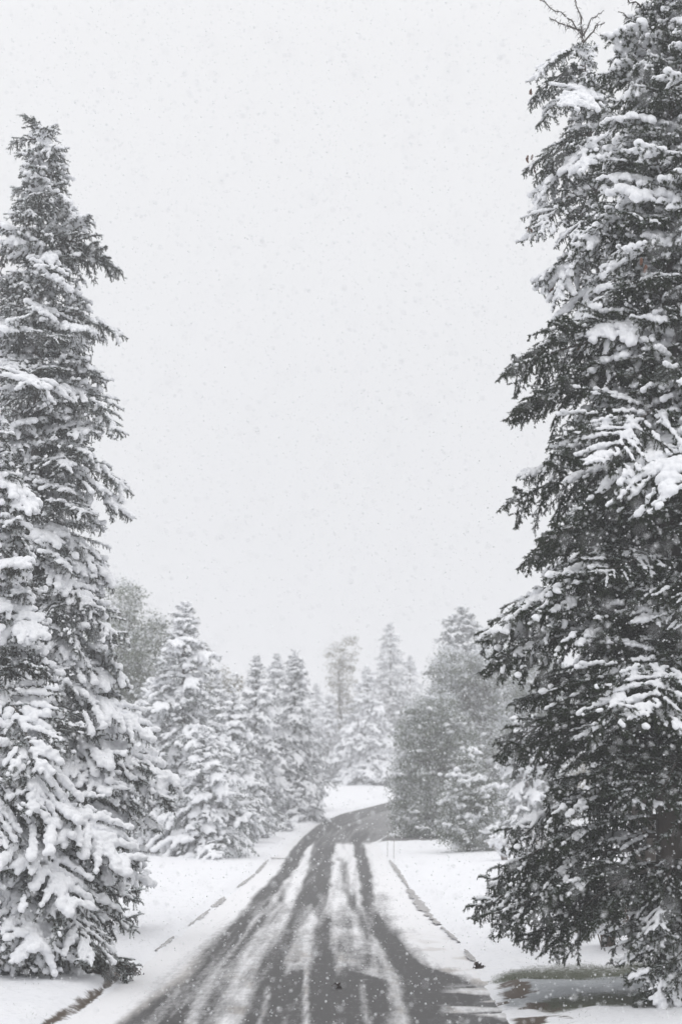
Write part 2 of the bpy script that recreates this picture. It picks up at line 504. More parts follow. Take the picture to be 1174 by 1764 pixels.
# slushy drift patches at the lower right edge
dr = vnoise(RX * .9, RY * 2.6, 81, 3)
cover = np.maximum(cover, 0.7 * sstep(.50, .62, dr) * sstep(745, 800, px_) * sstep(1690, 1710, py_))
dirt = np.clip(sstep(.5, .75, vnoise(RX * 2.5, RY * 1.2, 91, 4)) * sstep(1580, 1680, py_) * (cover > .3) * sstep(0, 60, px_ - np.interp(py_, TR[0][0], TR[0][2])) * .55 + 0.5 * sstep(26, 4, np.abs(px_ - np.interp(py_, TR[0][0], TR[0][1]))) * sstep(1600, 1700, py_), 0, 1)
RZv = RZ + cover * 0.022 + cover * (vnoise(RX * 6, RY * 4, 101, 3) - .5) * 0.02
m, t, b = mat_new('asphalt_with_snow')
M_ROAD = m
tcn = N(t, 'ShaderNodeTexCoord')
at = N(t, 'ShaderNodeAttribute', attribute_name='cover'); ad_ = N(t, 'ShaderNodeAttribute', attribute_name='dirt')
mp = N(t, 'ShaderNodeMapping'); mp.inputs['Scale'].default_value = (1.0, 0.16, 1.0)
n1 = N(t, 'ShaderNodeTexNoise', i_Scale=13.0, i_Detail=8.0, i_Roughness=0.72)
mp2 = N(t, 'ShaderNodeMapping'); mp2.inputs['Scale'].default_value = (0.5, 3.0, 1.0)
n1b = N(t, 'ShaderNodeTexNoise', i_Scale=3.0, i_Detail=6.0, i_Roughness=0.65)
t.links.new(tcn.outputs['Object'], mp2.inputs[0]); t.links.new(mp2.outputs[0], n1b.inputs['Vector'])
n2 = N(t, 'ShaderNodeTexNoise', i_Scale=60.0, i_Detail=4.0, i_Roughness=0.7)
t.links.new(tcn.outputs['Object'], mp.inputs[0]); t.links.new(mp.outputs[0], n1.inputs['Vector'])
t.links.new(tcn.outputs['Object'], n2.inputs['Vector'])
s1 = N(t, 'ShaderNodeMath', operation='MULTIPLY_ADD'); s1.inputs[1].default_value = 0.85
t.links.new(n1.outputs['Fac'], s1.inputs[0]); t.links.new(at.outputs['Fac'], s1.inputs[2])
s1b = N(t, 'ShaderNodeMath', operation='MULTIPLY_ADD'); s1b.inputs[1].default_value = 0.35
t.links.new(n1b.outputs['Fac'], s1b.inputs[0]); t.links.new(s1.outputs[0], s1b.inputs[2])
s2 = N(t, 'ShaderNodeMath', operation='MULTIPLY_ADD'); s2.inputs[1].default_value = 0.18
t.links.new(n2.outputs['Fac'], s2.inputs[0]); t.links.new(s1b.outputs[0], s2.inputs[2])
rr = N(t, 'ShaderNodeMapRange')
rr.inputs['From Min'].default_value = 0.74; rr.inputs['From Max'].default_value = 1.46
t.links.new(s2.outputs[0], rr.inputs['Value'])
asp = N(t, 'ShaderNodeMix', data_type='RGBA')
asp.inputs[6].default_value = (0.036, 0.035, 0.036, 1); asp.inputs[7].default_value = (0.085, 0.082, 0.080, 1)
t.links.new(n2.outputs['Fac'], asp.inputs[0])
sn = N(t, 'ShaderNodeMix', data_type='RGBA')
sn.inputs[6].default_value = (0.78, 0.78, 0.795, 1); sn.inputs[7].default_value = (0.40, 0.355, 0.31, 1)
t.links.new(ad_.outputs['Fac'], sn.inputs[0])
fin = N(t, 'ShaderNodeMix', data_type='RGBA')
t.links.new(rr.outputs[0], fin.inputs[0]); t.links.new(asp.outputs[2], fin.inputs[6]); t.links.new(sn.outputs[2], fin.inputs[7])
t.links.new(fin.outputs[2], b.inputs['Base Color'])
rg = N(t, 'ShaderNodeMapRange'); rg.inputs['To Min'].default_value = 0.55; rg.inputs['To Max'].default_value = 0.85
t.links.new(rr.outputs[0], rg.inputs['Value']); t.links.new(rg.outputs[0], b.inputs['Roughness'])
b.inputs['Specular IOR Level'].default_value = 0.12
bp = N(t, 'ShaderNodeBump', i_Strength=0.5, i_Distance=0.02)
t.links.new(s2.outputs[0], bp.inputs['Height']); t.links.new(bp.outputs[0], b.inputs['Normal'])
road_me = mesh_from('road', np.stack([RX, RY, RZv], -1).reshape(-1, 3), [grid_faces(len(ry), NU)], [M_ROAD],
                    attrs={'cover': cover.ravel(), 'dirt': dirt.ravel()}, smooth=True)
link('road', road_me, kind='structure')

# side road to the right at the bend
sy = np.linspace(JUNC0 - 0.1, JUNC1 + 0.1, 40); sx0 = XR(np.array(JUNC0)) - 2.0
sx = np.concatenate([np.arange(sx0, 14, 0.25), np.arange(14.5, 60, 1.5)])
SX, SY = np.meshgrid(sx, sy)
scov = 0.10 + 0.5 * sstep(.45, .7, vnoise(SX * .25, SY * 1.1, 111, 3)) + sstep(.9, .2, np.minimum(SY - JUNC0, JUNC1 - SY)) * .5
link('side_road', mesh_from('side_road', np.stack([SX, SY, hz(SY) - 0.004], -1).reshape(-1, 3), [grid_faces(len(sy), len(sx))], [M_ROAD],
     attrs={'cover': np.clip(scov, 0, 1).ravel(), 'dirt': np.zeros(SX.size)}, smooth=True), kind='structure')

# kerbs: wet concrete edge showing in patches through the snow
m, t, b = mat_new('wet_kerb_concrete')
b.inputs['Roughness'].default_value = 0.6
tcn = N(t, 'ShaderNodeTexCoord'); nn = N(t, 'ShaderNodeTexNoise', i_Scale=9.0, i_Detail=6.0)
t.links.new(tcn.outputs['Object'], nn.inputs['Vector'])
c = N(t, 'ShaderNodeMix', data_type='RGBA')
c.inputs[6].default_value = (0.20, 0.19, 0.185, 1); c.inputs[7].default_value = (0.50, 0.49, 0.49, 1)
t.links.new(nn.outputs['Fac'], c.inputs[0])
t.links.new(c.outputs[2], b.inputs['Base Color'])
M_KERB = m
def kerb_run(pix, halfw, seed):
    pts = [ground(*p) for p in pix]
    d = [0]
    for a, c_ in zip(pts[:-1], pts[1:]): d.append(d[-1] + (c_ - a).length)
    n = max(8, int(d[-1] / 0.12))
    s = np.linspace(0, d[-1], n)
    px = np.interp(s, d, [p.x for p in pts]); py = np.interp(s, d, [p.y for p in pts])
    dx = np.gradient(px); dy = np.gradient(py); l = np.hypot(dx, dy); nx_, ny_ = dy / l, -dx / l
    wv = halfw * .62 * (0.12 + 1.5 * sstep(.22, .72, vnoise(s * 4.5, s * 0 + seed, seed, 3))) * np.sin(np.pi * np.clip(np.arange(n) / (n - 1), .02, .98)) ** .35
    rows = []
    for k, (o, hh) in enumerate([(-1, 0.035), (-.4, .062), (.4, .066), (1, .05)]):
        rows.append(np.stack([px + nx_ * wv * o, py + ny_ * wv * o, hz(py) + hh + (vnoise(s * 3, s * 0 + k, seed, 2) - .5) * .02], -1))
    Vv = np.stack(rows, 1).reshape(-1, 3)
    return mesh_from('kerb', Vv, [grid_faces(n, 4)], [M_KERB], smooth=True)
for i, (pix, hw) in enumerate([
    ([(462, 1483), (452, 1493), (441, 1507)], 0.10),
    ([(438, 1509), (424, 1520), (408, 1532)], 0.08),
    ([(386, 1549), (376, 1558), (366, 1566)], 0.13),
    ([(458, 1478), (475, 1481), (496, 1481)], 0.14),
    ([(362, 1570), (345, 1584), (325, 1599)], 0.06), ([(300, 1618), (285, 1630), (268, 1643)], 0.05), ([(760, 1601), (775, 1614), (790, 1628)], 0.09), ([(800, 1641), (812, 1656), (822, 1668)], 0.07),
    ([(671, 1484), (680, 1496), (690, 1511), (702, 1530)], 0.12),
    ([(702, 1531), (715, 1550), (730, 1570), (744, 1586), (756, 1597)], 0.17),
    ]):
    link('kerb', kerb_run(pix, hw, 200 + i), kind='structure')

# ------------------------------------------------------------------ spruce branches
ICO = None
def ico():
    global ICO
    if ICO is None:
        bm = bmesh.new(); bmesh.ops.create_icosphere(bm, subdivisions=2, radius=1)
        ICO = (np.array([v.co[:] for v in bm.verts]), np.array([[v.index for v in f.verts] for f in bm.faces]))
        bm.free()
    return ICO

def blobs_to_mesh(name, cen, rad, voxel, mats, flat=0.8, smooth_it=2):
    iv, jf = ico()
    cen = np.array(cen); rad = np.array(rad)
    sc = np.stack([rad, rad, rad * flat], -1)
    V_ = (cen[:, None, :] + iv[None] * sc[:, None, :]).reshape(-1, 3)
    F_ = (jf[None] + (np.arange(len(cen)) * len(iv))[:, None, None]).reshape(-1, 3)
    me = mesh_from('tmp', V_, [F_])
    o = bpy.data.objects.new('tmp', me); COL.objects.link(o)
    md = o.modifiers.new('r', 'REMESH'); md.mode = 'VOXEL'; md.voxel_size = voxel; md.use_smooth_shade = True
    ms = o.modifiers.new('s', 'SMOOTH'); ms.iterations = smooth_it; ms.factor = 0.5
    dg = bpy.context.evaluated_depsgraph_get()
    me2 = bpy.data.meshes.new_from_object(o.evaluated_get(dg))
    me2.name = name
    me2.materials.clear()
    for mm in mats: me2.materials.append(mm)
    me2.polygons.foreach_set('use_smooth', np.ones(len(me2.polygons), dtype=bool))
    bpy.data.objects.remove(o); bpy.data.meshes.remove(me)
    nv_ = len(me2.vertices)
    co = np.zeros(nv_ * 3, dtype=np.float32); me2.vertices.foreach_get('co', co); co = co.reshape(-1, 3)
    no = np.zeros(nv_ * 3, dtype=np.float32); me2.vertices.foreach_get('normal', no); no = no.reshape(-1, 3)
    f1, f2 = .9 / voxel / 3.5, .9 / voxel / 1.6
    dsp = np.array([mnoise.noise(Vector(c_) * f1) + .5 * mnoise.noise(Vector(c_) * f2) for c_ in co.tolist()], dtype=np.float32)
    co += no * (dsp * voxel * 1.15)[:, None]
    me2.vertices.foreach_set('co', co.ravel()); me2.update()
    return me2

LODS = {
 'near': dict(sec=0.062, ter=0.066, dens=430, nl=0.031, nw=0.010, vox=0.014, tl=1.0, step=0.024),
 'mid':  dict(sec=0.11, ter=0.13, dens=60, nl=0.060, nw=0.030, vox=0.050, tl=1.25, step=0.06),
}
def branch_mesh(L, seed, lod, snow_levels, droop=1.0):
    P = LODS[lod]
    rng = random.Random(seed)
    segs = []      # p, q, rank
    n = 14
    p = Vector((0, 0, 0)); ax = [p.copy()]
    a0 = R(rng.uniform(6, 18)); a1 = R(rng.uniform(-58, -20)) * droop; yaw = 0
    for i in range(n):
        s = i / (n - 1)
        pit = a0 + (a1 - a0) * (s ** 0.8)
        if s > 0.85: pit += R(16) * (s - .85) / .15
        yaw += rng.uniform(-.09, .09)
        p = p + Vector((math.cos(pit) * math.cos(yaw), math.cos(pit) * math.sin(yaw), math.sin(pit))) * (L / n)
        ax.append(p.copy())
    def on_axis(s):
        f = s * n; i = min(int(f), n - 1); f -= i
        return ax[i].lerp(ax[i + 1], f), (ax[i + 1] - ax[i]).normalized()
    wood = MB()
    r0 = 0.010 + 0.011 * L
    tube(wood, ax, [r0 * (1 - .85 * i / n) for i in range(n + 1)], 6)
    for i in range(int(n * .55), n): segs.append((ax[i], ax[i + 1], 1))
    m_ = max(8, int(L * .9 / P['sec']))
    for k in range(m_):
        s = 0.10 + 0.89 * (k + rng.random() * .6) / m_
        q, d = on_axis(s)
        sd = 1 if k % 2 else -1
        shape = min(1, (s + .12) / .42) * (1 - .80 * max(0, (s - .38) / .62))
        sl_ = min(1.15, 0.50 * L) * shape * rng.uniform(.65, 1.15) + .06
        hang = rng.random() < 0.25
        ang = R(rng.uniform(38, 68))
        hd = Vector((d.x, d.y, 0)).normalized(); sv = Vector((-hd.y, hd.x, 0)) * sd
        v = (d * math.cos(ang) + sv * math.sin(ang)).normalized()
        v.z += rng.uniform(-.05, .25) if not hang else rng.uniform(-.9, -.3)
        v.normalize()
        ns = max(3, int(sl_ / .10)); pp = q.copy(); pl = [pp.copy()]
        for j in range(ns):
            v.z -= (0.10 if not hang else .14) * rng.uniform(.5, 1.4) * droop * 3.0 / ns
            v += Vector((rng.uniform(-.08, .08), rng.uniform(-.08, .08), 0)); v.normalize()
            pp = pp + v * (sl_ / ns); pl.append(pp.copy())
        tube(wood, pl, [.008 * (1 - .7 * j / ns) for j in range(ns + 1)], 3)
        for j in range(ns):
            segs.append((pl[j], pl[j + 1], 2))
        nt_ = int(sl_ / P['ter'])
        for j in range(nt_):
            tt = (j + rng.random()) / nt_
            if tt < .12: continue
            f = tt * ns; i2 = min(int(f), ns - 1)
            b0 = pl[i2].lerp(pl[i2 + 1], f - i2); dd = (pl[i2 + 1] - pl[i2]).normalized()
            s3 = dd.cross(Vector((0, 0, 1)))
            if s3.length < .1: s3 = Vector((1, 0, 0))
            s3.normalize()
            for sg in (1, -1):
                if rng.random() < .12: continue
                tl = rng.uniform(.05, .15) * P['tl'] * (1.15 - .6 * tt)
                dn = rng.random()
                tv = dd * rng.uniform(.4, .9) + s3 * sg * rng.uniform(.5, 1.0) + Vector((0, 0, rng.uniform(-.55, .55)))
                if dn < .38: tv = dd * .3 + s3 * sg * rng.uniform(.0, .4) + Vector((0, 0, -1.0)); tl *= 1.35
                tv.normalize()
                e1 = b0 + tv * tl * .55
                tv.z -= .35; tv.normalize()
                e2 = e1 + tv * tl * .45
                segs.append((b0, e1, 3)); segs.append((e1, e2, 3))
    # needles
    A = np.array([s_[0][:] for s_ in segs]); B = np.array([s_[1][:] for s_ in segs])
    rk = np.array([s_[2] for s_ in segs])
    ln = np.linalg.norm(B - A, axis=1)
    rs = np.random.RandomState(seed)
    cnt = np.maximum(1, (ln * P['dens'] * (1 + .0 * rk) * rs.uniform(.85, 1.15, len(ln))).astype(int))
    idx = np.repeat(np.arange(len(ln)), cnt)
    tt = rs.rand(len(idx))[:, None]
    base = A[idx] * (1 - tt) + B[idx] * tt
    d = (B - A)[idx] / ln[idx][:, None]
    rnd = rs.normal(size=(len(idx), 3)); rad = rnd - d * (rnd * d).sum(1, keepdims=True)
    rad /= np.linalg.norm(rad, axis=1, keepdims=True)
    tip = base + (d * rs.uniform(.35, .9, (len(idx), 1)) + rad * .85) * P['nl'] * rs.uniform(.7, 1.25, (len(idx), 1))
    sd = np.cross(d, rad) + rad * rs.uniform(-.5, .5, (len(idx), 1))
    hw = sd * P['nw'] * .5
    base = base + rad * 0.003
    nv = np.stack([base - hw, base + hw, tip], 1).reshape(-1, 3)
    nf = np.arange(len(idx) * 3).reshape(-1, 3)
    fr = np.clip(.35 + .5 * rad[:, 2] + rs.normal(0, .12, len(idx)), 0, 1)
    fr = np.repeat(fr, 3)
    # merge wood + needles
    wv = np.concatenate(wood.v); w3 = np.concatenate(wood.f3); w4 = np.concatenate(wood.f4)
    verts = np.concatenate([wv, nv]); f3 = np.concatenate([w3, nf + len(wv)])
    frost = np.concatenate([np.zeros(len(wv)), fr])
    mi = np.concatenate([np.ones(len(w3)), np.zeros(len(nf)), np.ones(len(w4))])
    me = mesh_from('branch', verts, [f3, w4], [M_NEEDLE_DARK, M_BARK], mat_idx=mi, attrs={'frost': frost})
    # snow loads
    snows = []
    for si, (thr, rmul) in enumerate(snow_levels):
        cen, rr_ = [], []
        off = Vector((seed * 3.1 + si * 17, seed * 1.7, 0))
        for (p0, p1, rank) in segs:
            dv = p1 - p0; l = dv.length
            if l < 1e-4: continue
            up = 1 - abs(dv.z / l)
            if rank == 3 and dv.z / l < -.55: continue
            axd = min(1.0, abs(p0.y) / (.16 + .12 * L))
            k = max(1, int(l / P['step']))
            for j in range(k):
                c0 = p0 + dv * ((j + .5) / k)
                nv_ = mnoise.noise((c0 + off) * 3.2) * .5 + mnoise.noise((c0 + off) * 12) * .32 + .5 + .10 * (.5 - axd)
                if rank == 3: nv_ -= .10
                g = nv_ - thr + (.05 if up > .5 else -.08)
                if g < 0: continue
                r_ = (0.019 + 0.034 * min(1, g * 2.4)) * rmul * rng.uniform(.8, 1.25)
                if rank == 3: r_ *= .8
                cen.append((c0.x + rng.uniform(-.01, .01), c0.y + rng.uniform(-.01, .01), c0.z + r_ * .55)); rr_.append(r_)
        if len(cen) < 3: cen = [ax[4][:], ax[5][:], ax[6][:]]; rr_ = [.03 * rmul] * 3
        snows.append(blobs_to_mesh('snow', cen, rr_, P['vox'], [M_SNOW], smooth_it=1))
    return dict(L=L, me=me, snow=snows, tip=ax[-1].copy())

import time as _t
_t0 = _t.time()
NEAR = []
sd_ = 100
for L in (0.45, 0.8, 1.2, 1.7, 2.3):
    for k in range(3 if L > .7 else 2):
        sd_ += 1
        NEAR.append(branch_mesh(L, sd_, 'near', [(0.42, .52), (0.43, .9), (0.28, 1.25)]))
print('near branches', _t.time() - _t0, sum(len(b_['me'].polygons) for b_ in NEAR), [len(s.polygons) for b_ in NEAR for s in b_['snow']])
# background branches: needles and their snow in one mesh
MID = []
for L in (0.8, 1.5, 2.4):
    for k in range(3):
        sd_ += 1
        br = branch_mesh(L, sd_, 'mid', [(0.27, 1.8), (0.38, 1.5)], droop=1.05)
        outs = []
        for sm in br['snow']:
            a = br['me']
            def arrs(me):
                v = np.zeros(len(me.vertices) * 3, dtype=np.float32); me.vertices.foreach_get('co', v)
                me.calc_loop_triangles()
                tr = np.zeros(len(me.loop_triangles) * 3, dtype=np.int32); me.loop_triangles.foreach_get('vertices', tr)
                mi = np.zeros(len(me.loop_triangles), dtype=np.int32); me.loop_triangles.foreach_get('material_index', mi)
                return v.reshape(-1, 3), tr.reshape(-1, 3), mi
            va, fa, ma = arrs(a); vb, fb, mb_ = arrs(sm)
            fr = np.zeros(len(va), dtype=np.float32); a.attributes['frost'].data.foreach_get('value', fr)
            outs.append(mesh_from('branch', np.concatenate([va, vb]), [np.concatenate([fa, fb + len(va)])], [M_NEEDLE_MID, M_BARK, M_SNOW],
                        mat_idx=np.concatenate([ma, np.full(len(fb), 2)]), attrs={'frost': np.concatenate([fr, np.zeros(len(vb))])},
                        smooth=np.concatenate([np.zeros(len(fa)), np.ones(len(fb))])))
        br['me2'] = outs
        MID.append(br)
print('mid branches', _t.time() - _t0, [len(m_.polygons) for b_ in MID for m_ in b_['me2']])

def pick(pool, L, rng):
    best = sorted(pool, key=lambda b_: abs(math.log(b_['L'] / L)))[:3]
    cand = [b_ for b_ in best if abs(math.log(b_['L'] / L)) < abs(math.log(best[0]['L'] / L)) + .05] or best[:1]
    return rng.choice(cand)

def add_branch(tree, root, direction_az, pitch, L, rng, near, snow_w, nmat, roll=None, tip_target=None):
    """root is in the tree's own frame"""
    br = pick(NEAR if near else MID, L, rng)
    if tip_target is not None:
        ch = tip_target - root
        sc = ch.length / br['tip'].length
        az = math.atan2(ch.y, ch.x) - math.atan2(br['tip'].y, br['tip'].x)
        pc = math.asin(max(-1, min(1, ch.z / ch.length))) - math.asin(br['tip'].z / br['tip'].length)
        direction_az, pitch = az, pc
    else:
        sc = L / br['L']
    M = Matrix.Translation(root) @ Matrix.Rotation(direction_az, 4, 'Z') @ Matrix.Rotation(-pitch, 4, 'Y') @ Matrix.Rotation(rng.uniform(-.45, .45) if roll is None else roll, 4, 'X')
    sy_ = rng.choice((1, -1))
    M = M @ Matrix.Diagonal((sc, sc * rng.uniform(.9, 1.1), sc * rng.uniform(.95, 1.1), 1))
    if near:
        o = bpy.data.objects.new('branch', br['me']); COL.objects.link(o)
        o.parent = tree; o.matrix_local = M
        if nmat is not None:
            o.material_slots[0].link = 'OBJECT'; o.material_slots[0].material = nmat
        k = rng.choices((-1, 0, 1, 2), snow_w)[0]
        if k >= 0:
            s_ = bpy.data.objects.new('snow', br['snow'][k]); COL.objects.link(s_)
            s_.parent = o; s_['kind'] = 'stuff'
    else:
        k = rng.choices((0, 1), snow_w)[0]
        o = bpy.data.objects.new('branch', br['me2'][k]); COL.objects.link(o)
        o.parent = tree; o.matrix_local = M
        if nmat is not None:
            o.material_slots[0].link = 'OBJECT'; o.material_slots[0].material = nmat
    return o

def spruce(name, label, base, H, prof, seed, near=True, whorl=0.33, per=6, z0=0.5, snow_w=(.1, .3, .4, .2), nmat=None,
           group=None, trunk_r=None, cat='tree', lean=(0, 0), targets=(), sector=None, low_pitch=0.0, taper_top=1.2, jitter=.22):
    """prof(h) -> crown radius; targets: (tip point in world, rise)"""
    rng = random.Random(seed)
    tree = thing(name, label, cat, base, group)
    tr = trunk_r or 0.014 * H
    def axis(z):
        f = z / H
        return Vector((lean[0] * f, lean[1] * f, z))
    mb = MB()
    pts = [axis(H * i / 12) + Vector((rng.uniform(-.015, .015), rng.uniform(-.015, .015), 0)) for i in range(13)]
    pts[0].z = -.3
    tube(mb, pts, [tr * (1.15 - 1.1 * (i / 12)) + .008 for i in range(13)], 10)
    link('trunk', mb.mesh('trunk', [M_BARK], smooth=True), tree)
    z = z0; count = 0
    while z < H - 0.12:
        Rr = prof(z)
        f = z / H
        np_ = per if Rr > .45 else max(4, per - 1)
        ph = rng.uniform(0, 6.28)
        for k in range(np_):
            az = ph + 6.283 * k / np_ + rng.uniform(-.28, .28)
            if sector and not sector(az, z): continue
            L = Rr * rng.uniform(1 - jitter * 1.6, 1 + jitter * .5) * (1 + (.6 if near else .35) * mnoise.noise(Vector((math.cos(az) * 1.3, math.sin(az) * 1.3, z * .8 + seed))))
            pit = R(-6 + 34 * f ** 2) + rng.uniform(-.26, .24) + low_pitch * (1 - f)
            if f > .975: pit += R(20)
            if not near: pit += R(22) * f ** 3
            snow_w_ = snow_w(f) if callable(snow_w) else snow_w
            add_branch(tree, axis(z + rng.uniform(-.12, .12)), az, pit, max(L, .22), rng, near, snow_w_, nmat)
            count += 1
        z += whorl * ((1.0 if Rr > .6 else .7) if near else max(.42, min(1.0, Rr / 1.7))) * rng.uniform(.85, 1.15)
    for tgt, rise, sw in targets:
        tl = Vector(tgt) - Vector(base)
        rt = axis(max(.4, min(H - .2, tl.z + rise)))
        add_branch(tree, rt, 0, 0, (tl - rt).length, rng, near, sw, nmat, tip_target=tl)
        count += 1
    # leader shoot
    add_branch(tree, axis(H - .45), rng.uniform(0, 6.28), R(88), .45 if near else .6, rng, near, snow_w_, nmat)
    return tree

def profile(pairs):
    hs_ = [p[0] for p in pairs]; rs_ = [p[1] for p in pairs]
    return lambda h: float(np.interp(h, hs_, rs_))

def prof_px(rows, cx, Y, base_z=0.0):
    """rows (photo row, crown edge distance in px) at distance Y -> height/radius profile"""
    out = []
    for py, r_ in rows:
        p = at_depth(cx, py, Y)
        out.append((p.z - base_z, r_ / FPX * Y))
    out.sort()
    return profile(out)

# --- the tall spruce in the middle of the left edge
Y_B = 32.0
bB = at_depth(52, 1611, Y_B); bB.z = gz(bB.x, Y_B) - .05
topB = at_depth(72, 216, Y_B)
HB = topB.z - bB.z
T = lambda x, y, Yd, rise, sw: (at_depth(x, y, Yd), rise, sw)
swB = (.0, .12, .38, .5)
spruce('spruce_tree', 'tall snow-laden spruce at the left edge, its narrow top clear against the sky', bB, HB,
       prof_px([(216, 8), (240, 48), (300, 66), (400, 90), (460, 112), (600, 128), (760, 136), (880, 146), (1000, 140), (1110, 150), (1250, 175), (1340, 205), (1500, 200), (1600, 180)], 60, Y_B, bB.z),
       11, whorl=.36, per=6, z0=.8, snow_w=swB, nmat=M_NEEDLE_FROST, lean=((topB.x - bB.x), 0), trunk_r=.2,
       targets=[T(205, 462, Y_B, .55, (0, .5, .5, 0)), T(198, 466, Y_B + .2, .5, (0, .5, .5, 0)), T(207, 577, Y_B, .45, (0, .3, .7, 0)), T(183, 655, Y_B, .5, (0, .3, .7, 0)), T(203, 738, Y_B, .95, (0, .2, .8, 0)),
                T(195, 742, Y_B - .3, 1.0, (0, .2, .8, 0)), T(216, 842, Y_B, .9, (0, 0, .6, .4)), T(220, 888, Y_B, 1.0, (0, 0, .6, .4)), T(196, 1000, Y_B, .8, (0, 0, .6, .4)), T(208, 1100, Y_B - .5, .9, (0, 0, .6, .4)),
                T(252, 1270, Y_B - .4, 1.0, (0, 0, .4, .6)), T(300, 1345, Y_B - .4, .9, (0, 0, .4, .6)), T(292, 1375, Y_B, .8, (0, .2, .4, .4)), T(268, 1420, Y_B, .7, (0, .4, .4, .2)), T(245, 1468, Y_B, .6, (0, .4, .4, .2)),
                T(95, 268, Y_B, .1, (0, .5, .5, 0)), T(112, 312, Y_B, .15, (0, .5, .5, 0)), T(18, 250, Y_B, .1, (0, .5, .5, 0))],
       low_pitch=R(-13), group='snowy spruces beside the road')
# --- the spruce in front of it
Y_A = 24.6
bA = at_depth(-40, 1690, Y_A); bA.z = gz(bA.x, Y_A) - .05
topA = at_depth(-48, 690, Y_A)
swA = (0, .05, .25, .7)
spruce('spruce_tree', 'spruce at the lower left edge, nearest on the left, branches bowed under thick snow', bA, topA.z - bA.z,
       prof_px([(690, 6), (800, 50), (900, 80), (1000, 98), (1100, 106), (1200, 112), (1300, 135), (1400, 170), (1470, 215), (1560, 245), (1650, 250)], -40, Y_A, bA.z),
       12, whorl=.30, per=6, z0=.42, snow_w=swA, nmat=M_NEEDLE_FROST, trunk_r=.15, low_pitch=R(-18),
       targets=[T(60, 962, Y_A, .5, (0, 0, .3, .7)), T(52, 880, Y_A - .3, .5, (0, 0, .3, .7)), T(62, 1100, Y_A - .5, .5, (0, 0, .3, .7)), T(214, 1505, Y_A, 1.3, (0, 0, .2, .8)), T(205, 1500, Y_A - .6, 1.4, (0, 0, .2, .8)), T(175, 1640, Y_A - 1.0, 1.2, (0, 0, .2, .8)),
                T(230, 1548, Y_A + .2, .5, (.4, .6, 0, 0)), T(222, 1600, Y_A, .5, (.3, .6, .1, 0)), T(212, 1650, Y_A, .4, (.2, .6, .2, 0)), T(228, 1672, Y_A + .4, .35, (.3, .6, .1, 0)),
                T(100, 1400, Y_A - 1.0, 1.2, (0, 0, .2, .8)), T(60, 1330, Y_A - 1.2, 1.2, (0, 0, .2, .8)), T(20, 1450, Y_A - 1.5, 1.2, (0, 0, .2, .8)), T(130, 1560, Y_A - 1.3, 1.3, (0, 0, .2, .8)), T(85, 1640, Y_A - 1.6, 1.0, (0, .2, .4, .4)), T(30, 1660, Y_A - 1.3, .9, (0, .2, .4, .4))],
       group='snowy spruces beside the road')
# --- the big dark spruce on the right
Y_C = 22.0
bC = at_depth(1165, 1719, Y_C); bC.z = gz(bC.x, Y_C) - .05
topC = at_depth(1150, -30, Y_C)
swC = (.26, .44, .24, .06)
swCl = (.5, .38, .1, .02)
def secC(az, z): return z > 2.75 or math.cos(az) > 0.35
spruce('spruce_tree', 'big dark spruce at the right edge with patchy snow and low hanging branches', bC, topC.z - bC.z,
       prof_px([(-30, 20), (40, 75), (130, 125), (300, 160), (450, 172), (640, 172), (865, 185), (1085, 200), (1300, 212), (1500, 248), (1560, 250), (1620, 215)], 1150, Y_C, bC.z),
       13, whorl=.265, per=8, z0=1.75, low_pitch=R(4), sector=secC, snow_w=lambda f: tuple(a * (1 - g) + b * g for g in [float(sstep(.38, .74, f))] for a, b in zip((.52, .37, .10, .01), (.02, .30, .42, .26))), nmat=M_NEEDLE_DARK, trunk_r=.24, lean=(topC.x - bC.x, 0),
       targets=[T(867, 642, Y_C, .55, swCl), T(875, 636, Y_C + .4, .5, swC), T(885, 716, Y_C, .45, swCl), T(893, 712, Y_C + .3, .5, swC), T(870, 866, Y_C, .6, (.2, .4, .4, 0)), T(905, 805, Y_C, .5, swCl), T(905, 965, Y_C, .45, swCl), T(912, 960, Y_C - .3, .5, swCl),
                T(835, 1085, Y_C, .55, swC), T(848, 1078, Y_C - .4, .6, (0, .6, .4, 0)), T(848, 1138, Y_C, .35, swC), T(862, 1132, Y_C - .5, .5, (0, .6, .4, 0)), T(890, 1205, Y_C, .5, swCl), T(865, 1300, Y_C, .5, (.2, .6, .2, 0)), T(872, 1290, Y_C + .5, .5, swC),
                T(868, 1430, Y_C, .6, swC), T(855, 1490, Y_C, .6, (.2, .5, .3, 0)), T(820, 1555, Y_C, .65, (.2, .6, .2, 0)), T(835, 1520, Y_C + .4, .6, swC), T(845, 1575, Y_C - .3, .6, swCl), T(880, 1590, Y_C - .2, .5, swCl), T(905, 1615, Y_C - .3, .6, swCl), T(950, 1630, Y_C - .5, .7, swCl), T(985, 1600, Y_C - .7, .7, swCl),
                T(1105, 1640, Y_C - .6, .9, swCl), T(1130, 1700, Y_C - .9, 1.1, swCl), T(1150, 1742, Y_C - 1.0, 1.3, swCl), T(1172, 1700, Y_C - 1.1, 1.1, swCl), T(1120, 1600, Y_C - .9, .9, swCl), T(1195, 1745, Y_C - .8, 1.1, swCl),
                T(1112, 865, Y_C - 2.0, 1.0, (0, 0, .4, .6)), T(1085, 800, Y_C - 1.6, 1.0, (0, .3, .7, 0)), T(1150, 1235, Y_C - 2.0, .8, (0, 0, .8, .2)), T(1040, 1225, Y_C - 1.9, .7, (0, .2, .8, 0))],
       group='snowy spruces beside the road')
